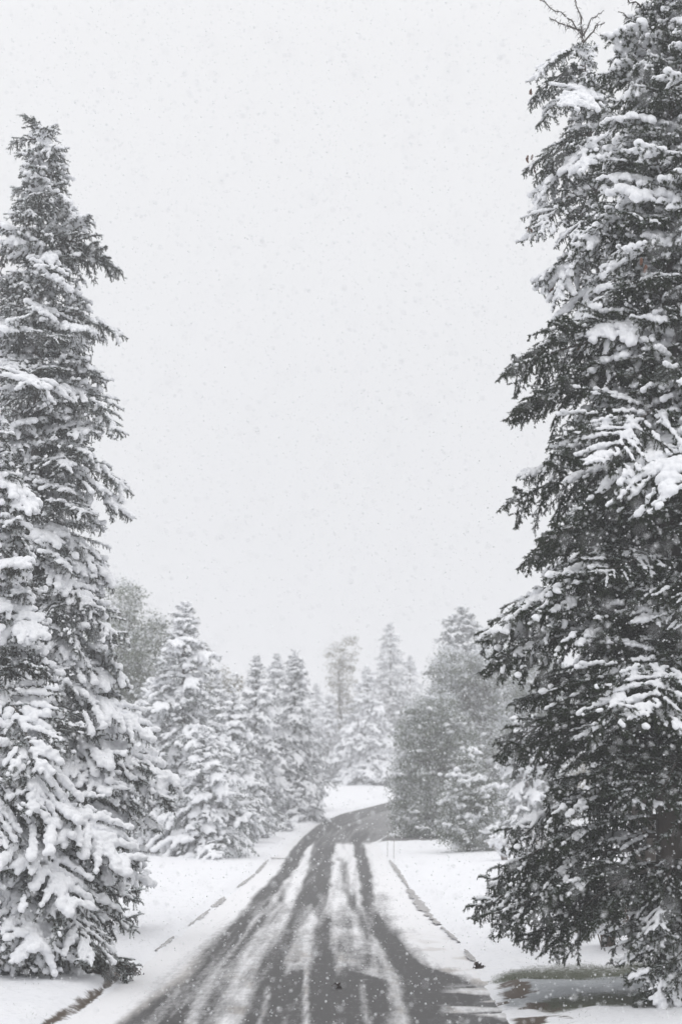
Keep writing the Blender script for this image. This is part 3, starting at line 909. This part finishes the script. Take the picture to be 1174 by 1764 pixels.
# --- the spruce behind it, its own top left of the first
Y_E = 28.5
bE = at_depth(1120, 1640, Y_E); bE.z = gz(bE.x, Y_E) - .05
topE = at_depth(1003, 66, Y_E)
swE = (.04, .3, .42, .24)
treeE = spruce('spruce_tree', 'spruce with a bare crooked top standing behind the dark right edge spruce', bE, topE.z - bE.z,
       prof_px([(66, 10), (110, 36), (140, 48), (270, 66), (400, 72), (520, 76), (640, 100), (1000, 130), (1500, 150), (1600, 140)], 1015, Y_E, bE.z),
       14, whorl=.34, per=5, z0=2.7, snow_w=swE, nmat=M_NEEDLE_DARK, trunk_r=.2, lean=(topE.x - bE.x, 0),
       targets=[T(917, 130, Y_E, .50, (0, .2, .8, 0)), T(912, 172, Y_E, .65, (0, .2, .8, 0)), T(938, 215, Y_E, .9, (0, 0, .8, .2)), T(910, 292, Y_E, .65, (.1, .5, .4, 0)), T(920, 300, Y_E - .3, .6, (0, .5, .5, 0)), T(920, 370, Y_E, 1.0, (0, 0, .5, .5)),
                T(904, 402, Y_E, .7, (.1, .5, .4, 0)), T(928, 480, Y_E - .3, .6, (0, .5, .5, 0)), T(955, 520, Y_E - .4, 1.3, (0, 0, .2, .8)), T(1000, 602, Y_E - .7, 1.5, (0, 0, .2, .8)), T(940, 395, Y_E - .6, 1.0, (0, 0, .3, .7)), T(948, 110, Y_E, .25, (0, .4, .6, 0)), T(990, 190, Y_E - .8, .7, (0, 0, .6, .4)), T(955, 265, Y_E - .3, .5, (0, .4, .6, 0)), T(985, 420, Y_E - .9, 1.0, (0, 0, .4, .6)), T(1000, 300, Y_E - .9, .8, (0, 0, .5, .5))],
       group='snowy spruces beside the road')

# bare twiggy leaders at the very top of the two right-hand spruces
def bare_leader(tree, base, strokes):
    mb = MB()
    rng = random.Random(5)
    for st in strokes:
        raw = [at_depth(x, y, Yd) - Vector(base) for x, y, Yd in st]
        pts = []
        for a_, b2 in zip(raw[:-1], raw[1:]):
            for k in range(4):
                pts.append(a_.lerp(b2, k / 4) + Vector((rng.gauss(0, .012), rng.gauss(0, .02), rng.gauss(0, .012))))
        pts.append(raw[-1])
        n = len(pts)
        tube(mb, pts, [.016 * (1 - .8 * i / (n - 1)) + .002 for i in range(n)], 5)
        for i in range(n - 1):
            for k in range(4):
                q = pts[i].lerp(pts[i + 1], rng.random())
                v = Vector((rng.uniform(-1, 1), rng.uniform(-1, 1), rng.uniform(-1.1, .5))).normalized()
                l = rng.uniform(.03, .16) * (1.2 - i / n)
                m2 = q + v * l * .6
                tube(mb, [q, m2, m2 + (v + Vector((0, 0, -.5))) * l * .4], [.006, .004, .002], 3)
                for u_ in range(8):
                    a_ = q.lerp(m2, rng.random()); d_ = Vector((rng.gauss(0, 1), rng.gauss(0, 1), rng.gauss(0, 1))).normalized() * .018
                    e_ = d_.orthogonal().normalized() * .003
                    mb.add([a_ - e_, a_ + e_, a_ + d_], [(0, 1, 2)])
    link('bare_leader', mb.mesh('bare_leader', [M_BARK]), tree)
bare_leader(treeE, bE, [[(1006, 110, Y_E), (1003, 60, Y_E), (985, 38, Y_E), (955, 16, Y_E), (930, 0, Y_E), (915, -14, Y_E)], [(1003, 60, Y_E), (998, 30, Y_E), (990, 0, Y_E), (988, -25, Y_E)],
                        [(1004, 62, Y_E), (1020, 32, Y_E + .1), (1038, 18, Y_E + .2)], [(1004, 75, Y_E), (1025, 45, Y_E + .1), (1040, 38, Y_E)], [(1000, 52, Y_E), (975, 45, Y_E), (960, 38, Y_E), (945, 30, Y_E)]])
treeC = bpy.data.objects['spruce_tree.002']
bare_leader(treeC, bC, [[(1150, 60, Y_C), (1118, 32, Y_C), (1085, 35, Y_C), (1064, 20, Y_C)], [(1150, 40, Y_C), (1110, 12, Y_C), (1085, 2, Y_C), (1065, -12, Y_C)], [(1150, 30, Y_C), (1150, -20, Y_C), (1146, -60, Y_C)],
                        [(1150, 40, Y_C), (1130, 20, Y_C), (1135, -10, Y_C)], [(1152, 40, Y_C), (1170, 8, Y_C), (1195, -4, Y_C)], [(1152, 30, Y_C), (1105, 45, Y_C), (1090, 38, Y_C)]])
# brown cones hanging near branch tips of the same two trees
m, t, b = mat_new('cone_brown'); b.inputs['Base Color'].default_value = (0.13, 0.055, 0.03, 1); b.inputs['Roughness'].default_value = .7
M_CONE = m
mb = MB()
cp = [(0, 0, 0), (0, 0, -.02), (.002, 0, -.05), (.004, 0, -.08), (.004, 0, -.105)]
tube(mb, cp, [.006, .016, .020, .015, .006], 7)
for i in range(26):
    a = i * 2.4; zz = -.015 - .085 * i / 26; r0 = .017
    c0 = np.array([math.cos(a) * r0, math.sin(a) * r0, zz]); o_ = np.array([math.cos(a), math.sin(a), -.8]) * .011; s_ = np.array([-math.sin(a), math.cos(a), 0]) * .007
    mb.add([c0 - s_, c0 + s_, c0 + o_], [(0, 1, 2)])
cone_me = mb.mesh('cone', [M_CONE])
crng = random.Random(3)
for (x, y, n, tr_, bb_, Yd) in [(912, 268, 3, treeE, bE, Y_E), (920, 285, 2, treeE, bE, Y_E), (928, 336, 5, treeE, bE, Y_E), (922, 358, 3, treeE, bE, Y_E), (912, 400, 4, treeE, bE, Y_E), (938, 345, 2, treeE, bE, Y_E),
                                (950, 495, 4, treeE, bE, Y_E), (1000, 598, 4, treeE, bE, Y_E - .7), (918, 160, 2, treeE, bE, Y_E), (968, 505, 2, treeE, bE, Y_E), (1108, 452, 3, treeC, bC, Y_C - 1.6)]:
    for k in range(n):
        o = bpy.data.objects.new('cone', cone_me); COL.objects.link(o); o.parent = tr_
        o.location = at_depth(x + crng.uniform(-7, 7), y + crng.uniform(-9, 6), Yd + crng.uniform(-.1, .1)) - Vector(bb_)
        o.rotation_euler = (crng.uniform(-.4, .4), crng.uniform(-.4, .4), crng.uniform(0, 6))
print('near trees', _t.time() - _t0, len(bpy.data.objects))

# ------------------------------------------------------------------ background spruces
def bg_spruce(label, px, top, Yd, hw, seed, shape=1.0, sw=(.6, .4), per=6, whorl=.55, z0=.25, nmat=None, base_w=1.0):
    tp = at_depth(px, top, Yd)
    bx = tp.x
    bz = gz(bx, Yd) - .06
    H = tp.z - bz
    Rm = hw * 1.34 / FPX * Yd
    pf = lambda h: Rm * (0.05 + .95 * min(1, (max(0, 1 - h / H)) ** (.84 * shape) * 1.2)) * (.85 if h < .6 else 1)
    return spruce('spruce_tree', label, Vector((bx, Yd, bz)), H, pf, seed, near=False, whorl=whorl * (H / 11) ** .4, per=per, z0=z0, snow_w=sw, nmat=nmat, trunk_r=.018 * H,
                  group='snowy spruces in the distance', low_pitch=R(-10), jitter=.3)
bg_spruce('tall snow-covered spruce left of the road, the first one past the dark left edge trees', 318, 1040, 69, 112, 31, per=7, whorl=.44)
bg_spruce('short snowy spruce standing in front of the foot of the tall left spruce', 352, 1255, 66.5, 62, 32, whorl=.4)
bg_spruce('snow-covered spruce behind the left verge, between the tall spruce and the pointed pair', 402, 1185, 80, 62, 33)
bg_spruce('narrow snowy spruce with blunt top, left one of the pointed pair left of the bend', 441, 1132, 92, 62, 34)
bg_spruce('broad layered snowy spruce beside the bend of the road, pointed top', 508, 1122, 104, 58, 35, per=7, whorl=.45)
bg_spruce('pale snowy spruce just behind the broad layered spruce at the bend', 478, 1128, 118, 62, 36)
bg_spruce('low snowy spruce at the verge edge below the pointed pair', 432, 1290, 84, 48, 37)
bg_spruce('low wide snowy spruce touching the verge left of the bend', 538, 1262, 116, 22, 38)
bg_spruce('heavily snowed spruce at the centre behind the far snow bank', 632, 1148, 168, 58, 39, per=7, whorl=.5, sw=(.9, .1))
bg_spruce('faint tall spruce with narrow pointed top right of the centre', 672, 1074, 182, 66, 40, sw=(.3, .7))
bg_spruce('faint spruce behind the bend, left of the centre spruce', 566, 1195, 172, 42, 41, sw=(.8, .2))
bg_spruce('faint spruce behind the centre spruce on its right side', 705, 1130, 196, 48, 42)
bg_spruce('greenish spruce with thin spiky tip rising above the dark round tree', 795, 1050, 104, 90, 43, shape=.8, sw=(.2, .8), per=7, whorl=.42)

bg_spruce('faint far spruce seen low in the gap between left spruces and centre', 545, 1178, 205, 40, 45)
bg_spruce('snowy spruce half hidden behind the tall spruce on the left', 262, 1170, 84, 80, 46)
bg_spruce('snowy spruce low behind the right edge tree, next to the young spruce', 905, 1240, 78, 70, 47, shape=.75)
bg_spruce('snowy spruce in the distance beyond the left edge trees', 130, 1150, 90, 80, 48)
bg_spruce('snowy spruce squeezed between the tall left spruce and the pale leafy tree', 375, 1165, 96, 60, 49, sw=(.8, .2))
bg_spruce('snowy spruce at the back left, its top just right of the tall leafy tree', 283, 1120, 100, 75, 50)
bg_spruce('short snowy spruce at the left verge between the tall spruce and the low one', 395, 1300, 76, 50, 70, whorl=.42)
print('bg spruces', _t.time() - _t0, len(bpy.data.objects))

# ------------------------------------------------------------------ leafy trees
def leafy(label, px, top, Yd, lobes, n, leaf, cols, snow_amt, seed, name='leafy_tree', snow_blobs=120, trunk=True, group='leafy trees in the snow'):
    """lobes: (px, py, rx px, ry px, depth offset m)"""
    rng = random.Random(seed); rs = np.random.RandomState(seed)
    b0 = at_depth(px, 1400, Yd); bz = gz(b0.x, Yd) - .05
    base = Vector((b0.x, Yd, bz))
    tree = thing(name, label, 'tree', base, group)
    s = Yd / FPX
    cl = []; vols = []
    for (lx, ly, rx, ry_, dy) in lobes:
        c0 = at_depth(lx, ly, Yd + dy) - base
        vols.append((c0, rx * s, ry_ * s))
    wsum = sum(v[1] * v[1] * v[2] for v in vols)
    nc = n // 34
    mb = MB()
    H = max(v[0].z + v[2] for v in vols)
    tp = Vector((vols[0][0].x * .6, vols[0][0].y * .6, H * .75))
    pts = [Vector((tp.x * f * f, tp.y * f * f, tp.z * f - .2 * (1 - f))) for f in [i / 8 for i in range(9)]]
    tube(mb, pts, [.022 * H * (1 - .8 * i / 8) for i in range(9)], 8)
    link('trunk', mb.mesh('trunk', [M_BARK], smooth=True), tree)
    limbs = MB()
    cs_ = []
    for c0, rx, rz in vols:
        k = max(6, int(nc * rx * rx * rz / wsum))
        for i in range(k):
            v = rs.normal(size=3); v /= np.linalg.norm(v)
            rr = rs.uniform(.35, 1.0) ** .6
            bump = .82 + .36 * mnoise.noise(Vector(v) * 2.2 + Vector((seed, 0, 0)))
            p = Vector((c0.x + v[0] * rx * rr * bump, c0.y + v[1] * rx * rr * bump, c0.z + v[2] * rz * rr * bump))
            if p.z < .15: p.z = .15 + rng.random() * .4
            cs_.append(p)
            if i % 6 == 0:
                st = pts[min(8, max(2, int(8 * min(.95, (p.z / tp.z) * .75))))]
                mid = st.lerp(p, .5) + Vector((rng.uniform(-.2, .2), rng.uniform(-.2, .2), .12))
                tube(limbs, [st, mid, p], [.035, .022, .006], 4)
    link('limbs', limbs.mesh('limbs', [M_BARK]), tree)['kind'] = 'stuff'
    C_ = np.array([c[:] for c in cs_])
    idx = rs.randint(0, len(C_), n)
    spread = .26 * (max(v[1] for v in vols) / 2.6) ** .5
    off = rs.normal(size=(n, 3)) * np.array([spread, spread, spread * .6])
    off[:, 2] -= .15 * (off[:, 0] ** 2 + off[:, 1] ** 2) / spread
    cen = C_[idx] + off
    a = rs.normal(size=(n, 3)); a /= np.linalg.norm(a, axis=1, keepdims=True)
    b_ = rs.normal(size=(n, 3)); b_ -= a * (a * b_).sum(1, keepdims=True); b_ /= np.linalg.norm(b_, axis=1, keepdims=True)
    sz = leaf * rs.uniform(.6, 1.3, (n, 1))
    V_ = np.stack([cen - a * sz, cen - b_ * sz * .45, cen + a * sz, cen + b_ * sz * .45], 1).reshape(-1, 3)
    F_ = np.arange(n * 4).reshape(-1, 4)
    frost = np.clip(.5 + off[:, 2] / spread * .42 + rs.normal(0, .15, n), 0, 1)
    tone = np.clip(np.repeat(rs.rand(len(C_)), 1)[idx] * .7 + rs.rand(n) * .3, 0, 1)
    lm = mesh_from('crown', V_, [F_], [mat_leaves('leaves_' + str(seed), cols[0], cols[1], snow_amt)], attrs={'frost': np.repeat(frost, 4), 'tone': np.repeat(tone, 4)})
    link('crown', lm, tree)
    # snow lumps lying on the leaf clumps
    if snow_blobs:
        cen2, rr2 = [], []
        for i in range(snow_blobs):
            c0 = cs_[rng.randrange(len(cs_))]
            for k in range(rng.randint(3, 7)):
                cen2.append((c0.x + rng.gauss(0, spread * .7), c0.y + rng.gauss(0, spread * .7), c0.z + rng.uniform(.02, .16)))
                rr2.append(rng.uniform(.05, .13))
        link('snow', blobs_to_mesh('snow', cen2, rr2, .05, [M_SNOW], flat=.6, smooth_it=1), tree, kind='stuff')
    return tree
GR = ((0.05, 0.07, 0.035), (0.11, 0.13, 0.07)); OL = ((0.12, 0.11, 0.06), (0.20, 0.17, 0.10)); DG = ((0.04, 0.055, 0.03), (0.08, 0.095, 0.05))
leafy('tall grey-green leafy tree with rounded top behind the tall left-edge spruce', 200, 985, 88, [(216, 1032, 46, 48, 0), (205, 1120, 85, 75, 0), (268, 1090, 46, 50, 1), (180, 1220, 100, 110, 1), (250, 1210, 70, 90, 0)], 52000, .075, GR, .46, 51, snow_blobs=160)
leafy('pale rounded leafy tree between the left spruces, low behind them', 375, 1150, 100, [(385, 1185, 38, 40, 0), (365, 1250, 60, 80, 0)], 9000, .08, OL, .45, 52, snow_blobs=60)
leafy('tall thin brownish leafy tree with a side limb, faint at the centre', 588, 1085, 176, [(578, 1128, 22, 36, 0), (603, 1116, 20, 34, 0), (590, 1165, 32, 40, 0), (596, 1240, 44, 70, 1), (590, 1310, 40, 50, 1)], 15000, .10, OL, .40, 53, snow_blobs=60)
leafy('dark round tree right of the bend, leaves down to the ground', 735, 1180, 88.5, [(725, 1260, 52, 62, 0), (745, 1225, 50, 40, 0), (712, 1345, 50, 72, 0), (780, 1290, 52, 80, 1), (705, 1400, 38, 42, -.3), (760, 1390, 50, 50, 0), (700, 1425, 34, 22, -.4), (745, 1432, 50, 22, -.3)], 56000, .060, ((0.055, 0.08, 0.045), (0.12, 0.145, 0.085)), .50, 54, snow_blobs=150)
leafy('grey-green leafy tree behind the dark round tree, below the spiky tip', 845, 1140, 100, [(790, 1150, 62, 45, 0), (850, 1170, 66, 70, 0), (765, 1210, 60, 45, 0), (860, 1290, 90, 100, 0)], 52000, .075, GR, .66, 55, snow_blobs=200)
leafy('frosty leafy tree seen behind the branches of the right edge spruce', 935, 1130, 92, [(930, 1175, 72, 60, 0), (915, 1270, 80, 90, 0), (975, 1240, 75, 110, 0), (930, 1370, 80, 80, 0)], 50000, .075, GR, .68, 56, snow_blobs=200)
leafy('leafy tree with brown tint behind the foot of the right edge spruces', 1060, 1300, 84, [(1040, 1340, 70, 80, 0), (1110, 1320, 80, 90, 0), (1160, 1300, 80, 90, 1)], 16000, .08, OL, .42, 57, snow_blobs=90)
leafy('small round snow-laden evergreen on the right verge in front of the dark round tree', 806, 1282, 71, [(806, 1312, 30, 30, 0), (800, 1362, 52, 50, 0), (832, 1385, 45, 55, .2), (790, 1425, 42, 45, -.2), (825, 1440, 55, 32, 0)], 26000, .045, DG, .40, 58, name='young_evergreen', snow_blobs=230)
print('leafy', _t.time() - _t0)

# ------------------------------------------------------------------ shrubs
def shrub(label, px, py, H, W, seed, dens=1.0, snowy=.5, name='shrub'):
    rng = random.Random(seed)
    g = ground(px, py); base = Vector((g.x, g.y, gz(g.x, g.y) - .03))
    t_ = thing(name, label, 'shrub', base, 'shrubs in the snow')
    mb = MB(); cen, rr_ = [], []
    for i in range(int(46 * dens)):
        a = rng.uniform(0, 6.283); lean = rng.uniform(.1, 1.0)
        v = Vector((math.cos(a) * lean * W, math.sin(a) * lean * W, H * rng.uniform(.6, 1.0)))
        q = Vector((math.cos(a) * .1, math.sin(a) * .1, 0)); pts = [q]
        for k in range(5):
            f = (k + 1) / 5
            pts.append(Vector((v.x * f, v.y * f, v.z * math.sin(f * 1.45))) + Vector((rng.uniform(-.05, .05), rng.uniform(-.05, .05), rng.uniform(-.03, .03))))
        tube(mb, pts, [.011 * (1 - .13 * k) for k in range(6)], 4)
        for k in range(1, 6):
            for j in range(4):
                d = Vector((rng.uniform(-1, 1), rng.uniform(-1, 1), rng.uniform(-.2, 1))).normalized() * rng.uniform(.12, .32) * H * .7
                tube(mb, [pts[k], pts[k] + d * .5 + Vector((0, 0, .02)), pts[k] + d], [.006, .005, .003], 3)
                if rng.random() < snowy:
                    for m2 in range(3):
                        c0 = pts[k] + d * rng.uniform(.2, 1); cen.append((c0.x, c0.y, c0.z + .015)); rr_.append(rng.uniform(.02, .05))
    link('stems', mb.mesh('stems', [M_TWIG]), t_)
    if cen: link('snow', blobs_to_mesh('snow', cen, rr_, .03, [M_SNOW], flat=.7, smooth_it=1), t_, kind='stuff')
    return t_
shrub('brown bare shrub with a dusting of snow seen under the right edge spruce', 1046, 1646, 1.3, .75, 61, 1.2, .35)
shrub('brown bare shrub further right under the dark right edge spruce', 1098, 1657, 1.2, .7, 62, 1.0, .3)
shrub('brown bare shrub just behind the hanging branches left of the brown pair', 1000, 1622, 1.1, .6, 63, 1.0, .4)
shrub('low snow-covered shrub at the foot of the young spruce on the right verge', 868, 1492, .9, .8, 64, 1.0, .9)
shrub('snowy shrub close under the tips of the right edge spruce', 902, 1510, .9, .7, 65, .9, .8)
shrub('snowy shrub behind the right verge, half hidden by the dark spruce', 950, 1520, 1.5, .9, 66, 1.2, .6)
shrub('small round snow-covered bush at the foot of the left spruces', 262, 1482, .95, .42, 67, 1.1, 1.0, name='bush')

# thin marker stakes on the verges
def stake(label, px, py, H):
    g = ground(px, py); base = Vector((g.x, g.y, gz(g.x, g.y)))
    t_ = thing('marker_stake', label, 'stake', base, 'thin stakes on the verges')
    mb = MB(); tube(mb, [(0, 0, -.2), (0, 0, H * .5), (.01, 0, H)], [.009, .008, .008], 8)
    link('pole', mb.mesh('pole', [M_TWIG], smooth=True), t_)
    link('snow', blobs_to_mesh('snow', [(.01, 0, H + .01), (.0, .01, H + .03)], [.02, .017], .008, [M_SNOW]), t_)
stake('thin stake standing on the left verge before the bend', 462, 1440, 1.25)
stake('thin stake on the right verge near the side road', 667, 1478, .95)
stake('thin short stake on the right verge, right of the other stake', 678, 1482, .8)

# clods and dead plants
m, t, b = mat_new('dead_leaf_brown'); b.inputs['Base Color'].default_value = (0.035, 0.022, 0.017, 1); b.inputs['Roughness'].default_value = .8
M_DEAD = m
def leaf_clump(label, px, py, W, H, n, seed, name='dead_leaf_clump'):
    g = ground(px, py); rs = np.random.RandomState(seed)
    zb = max(gz(g.x, g.y), float(hz(g.y)) + .015)
    cen = rs.normal(size=(n, 3)) * np.array([W, W, H]) * .45; cen[:, 2] = np.abs(cen[:, 2])
    a = rs.normal(size=(n, 3)); a /= np.linalg.norm(a, axis=1, keepdims=True)
    b_ = np.cross(a, rs.normal(size=(n, 3))); b_ /= np.linalg.norm(b_, axis=1, keepdims=True)
    nn_ = np.cross(a, b_)
    s_ = rs.uniform(.02, .045, (n, 1))
    V_ = np.stack([cen - a * s_, cen - b_ * s_ * .6 + nn_ * s_ * .3, cen + a * s_, cen + b_ * s_ * .6 + nn_ * s_ * .3], 1).reshape(-1, 3)
    me = mesh_from(name, V_, [np.concatenate([np.arange(n * 4).reshape(-1, 4)[:, [0, 1, 2]], np.arange(n * 4).reshape(-1, 4)[:, [0, 2, 3]]])], [M_DEAD])
    o = link(name, me, label=label, cat='leaves'); o.location = (g.x, g.y, zb)
    return o
leaf_clump('dark clump of wet leaves lying on the asphalt in the middle of the road', 580, 1703, .06, .05, 40, 1)
leaf_clump('brown dead leaves poking out of the snow at the right edge of the road', 824, 1672, .08, .07, 45, 2)
leaf_clump('brown dead leaves at the left kerb beside the lowest spruce branches', 226, 1682, .14, .14, 110, 3)

# grass blades poking through where the spruce keeps the snow off
rs = np.random.RandomState(5)
gi = np.argwhere((grass > .35) & (Y < 30) & (X < 8))
ch = gi[rs.randint(0, len(gi), 9000)]
gv = np.argwhere((kerb > .9) & (Y > 15) & (Y < 62) & (np.abs(X) < 12) & (vnoise(X * .9, Y * .6, 321, 3) > .56))
ch = np.concatenate([ch, gv[rs.randint(0, len(gv), 5000)]])
gx = X[ch[:, 0], ch[:, 1]] + rs.uniform(-.06, .06, len(ch)); gy = Y[ch[:, 0], ch[:, 1]] + rs.uniform(-.06, .06, len(ch)); g0 = Z[ch[:, 0], ch[:, 1]] - .005
hh = rs.uniform(.015, .038, len(ch)); aa = rs.uniform(0, 6.28, len(ch)); lx = rs.normal(0, .02, len(ch)); ly = rs.normal(0, .02, len(ch))
V_ = np.stack([np.stack([gx - np.cos(aa) * .003, gy - np.sin(aa) * .003, g0], -1), np.stack([gx + np.cos(aa) * .003, gy + np.sin(aa) * .003, g0], -1), np.stack([gx + lx, gy + ly, g0 + hh], -1)], 1).reshape(-1, 3)
m, t, b = mat_new('grass_green'); b.inputs['Roughness'].default_value = .7
tcn = N(t, 'ShaderNodeTexCoord'); nn = N(t, 'ShaderNodeTexNoise', i_Scale=4.0, i_Detail=4.0); t.links.new(tcn.outputs['Object'], nn.inputs['Vector'])
c = N(t, 'ShaderNodeMix', data_type='RGBA'); c.inputs[6].default_value = (.03, .045, .014, 1); c.inputs[7].default_value = (.075, .08, .035, 1)
t.links.new(nn.outputs['Fac'], c.inputs[0]); t.links.new(c.outputs[2], b.inputs['Base Color'])
link('grass', mesh_from('grass', V_, [np.arange(len(V_)).reshape(-1, 3)], [m]), kind='stuff', label='short green grass showing through thin snow under the right edge spruce', cat='grass')

# ------------------------------------------------------------------ falling snow
rs = np.random.RandomState(9)
def flakes(n, y0, y1, rmin, rmax, power):
    u = rs.rand(n)
    y = (y0 ** power + u * (y1 ** power - y0 ** power)) ** (1 / power)
    x = rs.uniform(-.26, .26, n) * y
    z = CAMZ + y * rs.uniform(-.17, .56, n)
    r_ = rs.uniform(rmin, rmax, n)
    ok = z > hz(y) + .1
    return x[ok], y[ok], z[ok], r_[ok]
parts = [flakes(26000, 7, 24, .0045, .0105, 2.4), flakes(28000, 24, 80, .008, .017, 2.2), flakes(1300, 2.3, 7, .003, .0065, 2.2)]
x = np.concatenate([p[0] for p in parts]); y = np.concatenate([p[1] for p in parts]); z = np.concatenate([p[2] for p in parts]); r_ = np.concatenate([p[3] for p in parts])
octv = np.array([[1, 0, 0], [-1, 0, 0], [0, 1, 0], [0, -1, 0], [0, 0, 1], [0, 0, -1]], dtype=np.float32)
octf = np.array([[0, 2, 4], [2, 1, 4], [1, 3, 4], [3, 0, 4], [2, 0, 5], [1, 2, 5], [3, 1, 5], [0, 3, 5]])
cen = np.stack([x, y, z], -1)
dis = octv[None] * rs.uniform(.5, 1.4, (len(x), 6, 1))
# random rotation by random orthonormal frames
a = rs.normal(size=(len(x), 3)); a /= np.linalg.norm(a, axis=1, keepdims=True)
b_ = rs.normal(size=(len(x), 3)); b_ -= a * (a * b_).sum(1, keepdims=True); b_ /= np.linalg.norm(b_, axis=1, keepdims=True)
c_ = np.cross(a, b_)
rot = dis[..., 0:1] * a[:, None] + dis[..., 1:2] * b_[:, None] + dis[..., 2:3] * c_[:, None]
V_ = (cen[:, None] + rot * r_[:, None, None]).reshape(-1, 3)
F_ = (octf[None] + (np.arange(len(x)) * 6)[:, None, None]).reshape(-1, 3)
m, t, b = mat_new('snowflake'); b.inputs['Base Color'].default_value = (.87, .88, .90, 1); b.inputs['Roughness'].default_value = .5
b.inputs['Subsurface Weight'].default_value = 0.0
link('falling_snow', mesh_from('falling_snow', V_, [F_], [m], smooth=True), kind='stuff', label='white snowflakes falling through the air over road and trees', cat='snow')

# ------------------------------------------------------------------ haze
bm = bmesh.new(); bmesh.ops.create_cube(bm, size=1)
for v in bm.verts:
    v.co = Vector((v.co.x * 320, -30 + (v.co.y + .5) * 370, -1.6 + (v.co.z + .5) * 25.6))
me = bpy.data.meshes.new('haze'); bm.to_mesh(me); bm.free()
m = bpy.data.materials.new('haze'); m.use_nodes = True; t = m.node_tree; t.nodes.clear()
o_ = t.nodes.new('ShaderNodeOutputMaterial'); pv = t.nodes.new('ShaderNodeVolumePrincipled')
pv.inputs['Color'].default_value = (.97, .975, .99, 1); pv.inputs['Density'].default_value = HAZE_DENSITY; pv.inputs['Anisotropy'].default_value = 0.2
t.links.new(pv.outputs[0], o_.inputs['Volume'])
me.materials.append(m)
link('haze', me, kind='stuff', label='pale snowy haze that fades the distant trees', cat='haze')
print('done', _t.time() - _t0, len(bpy.data.objects))
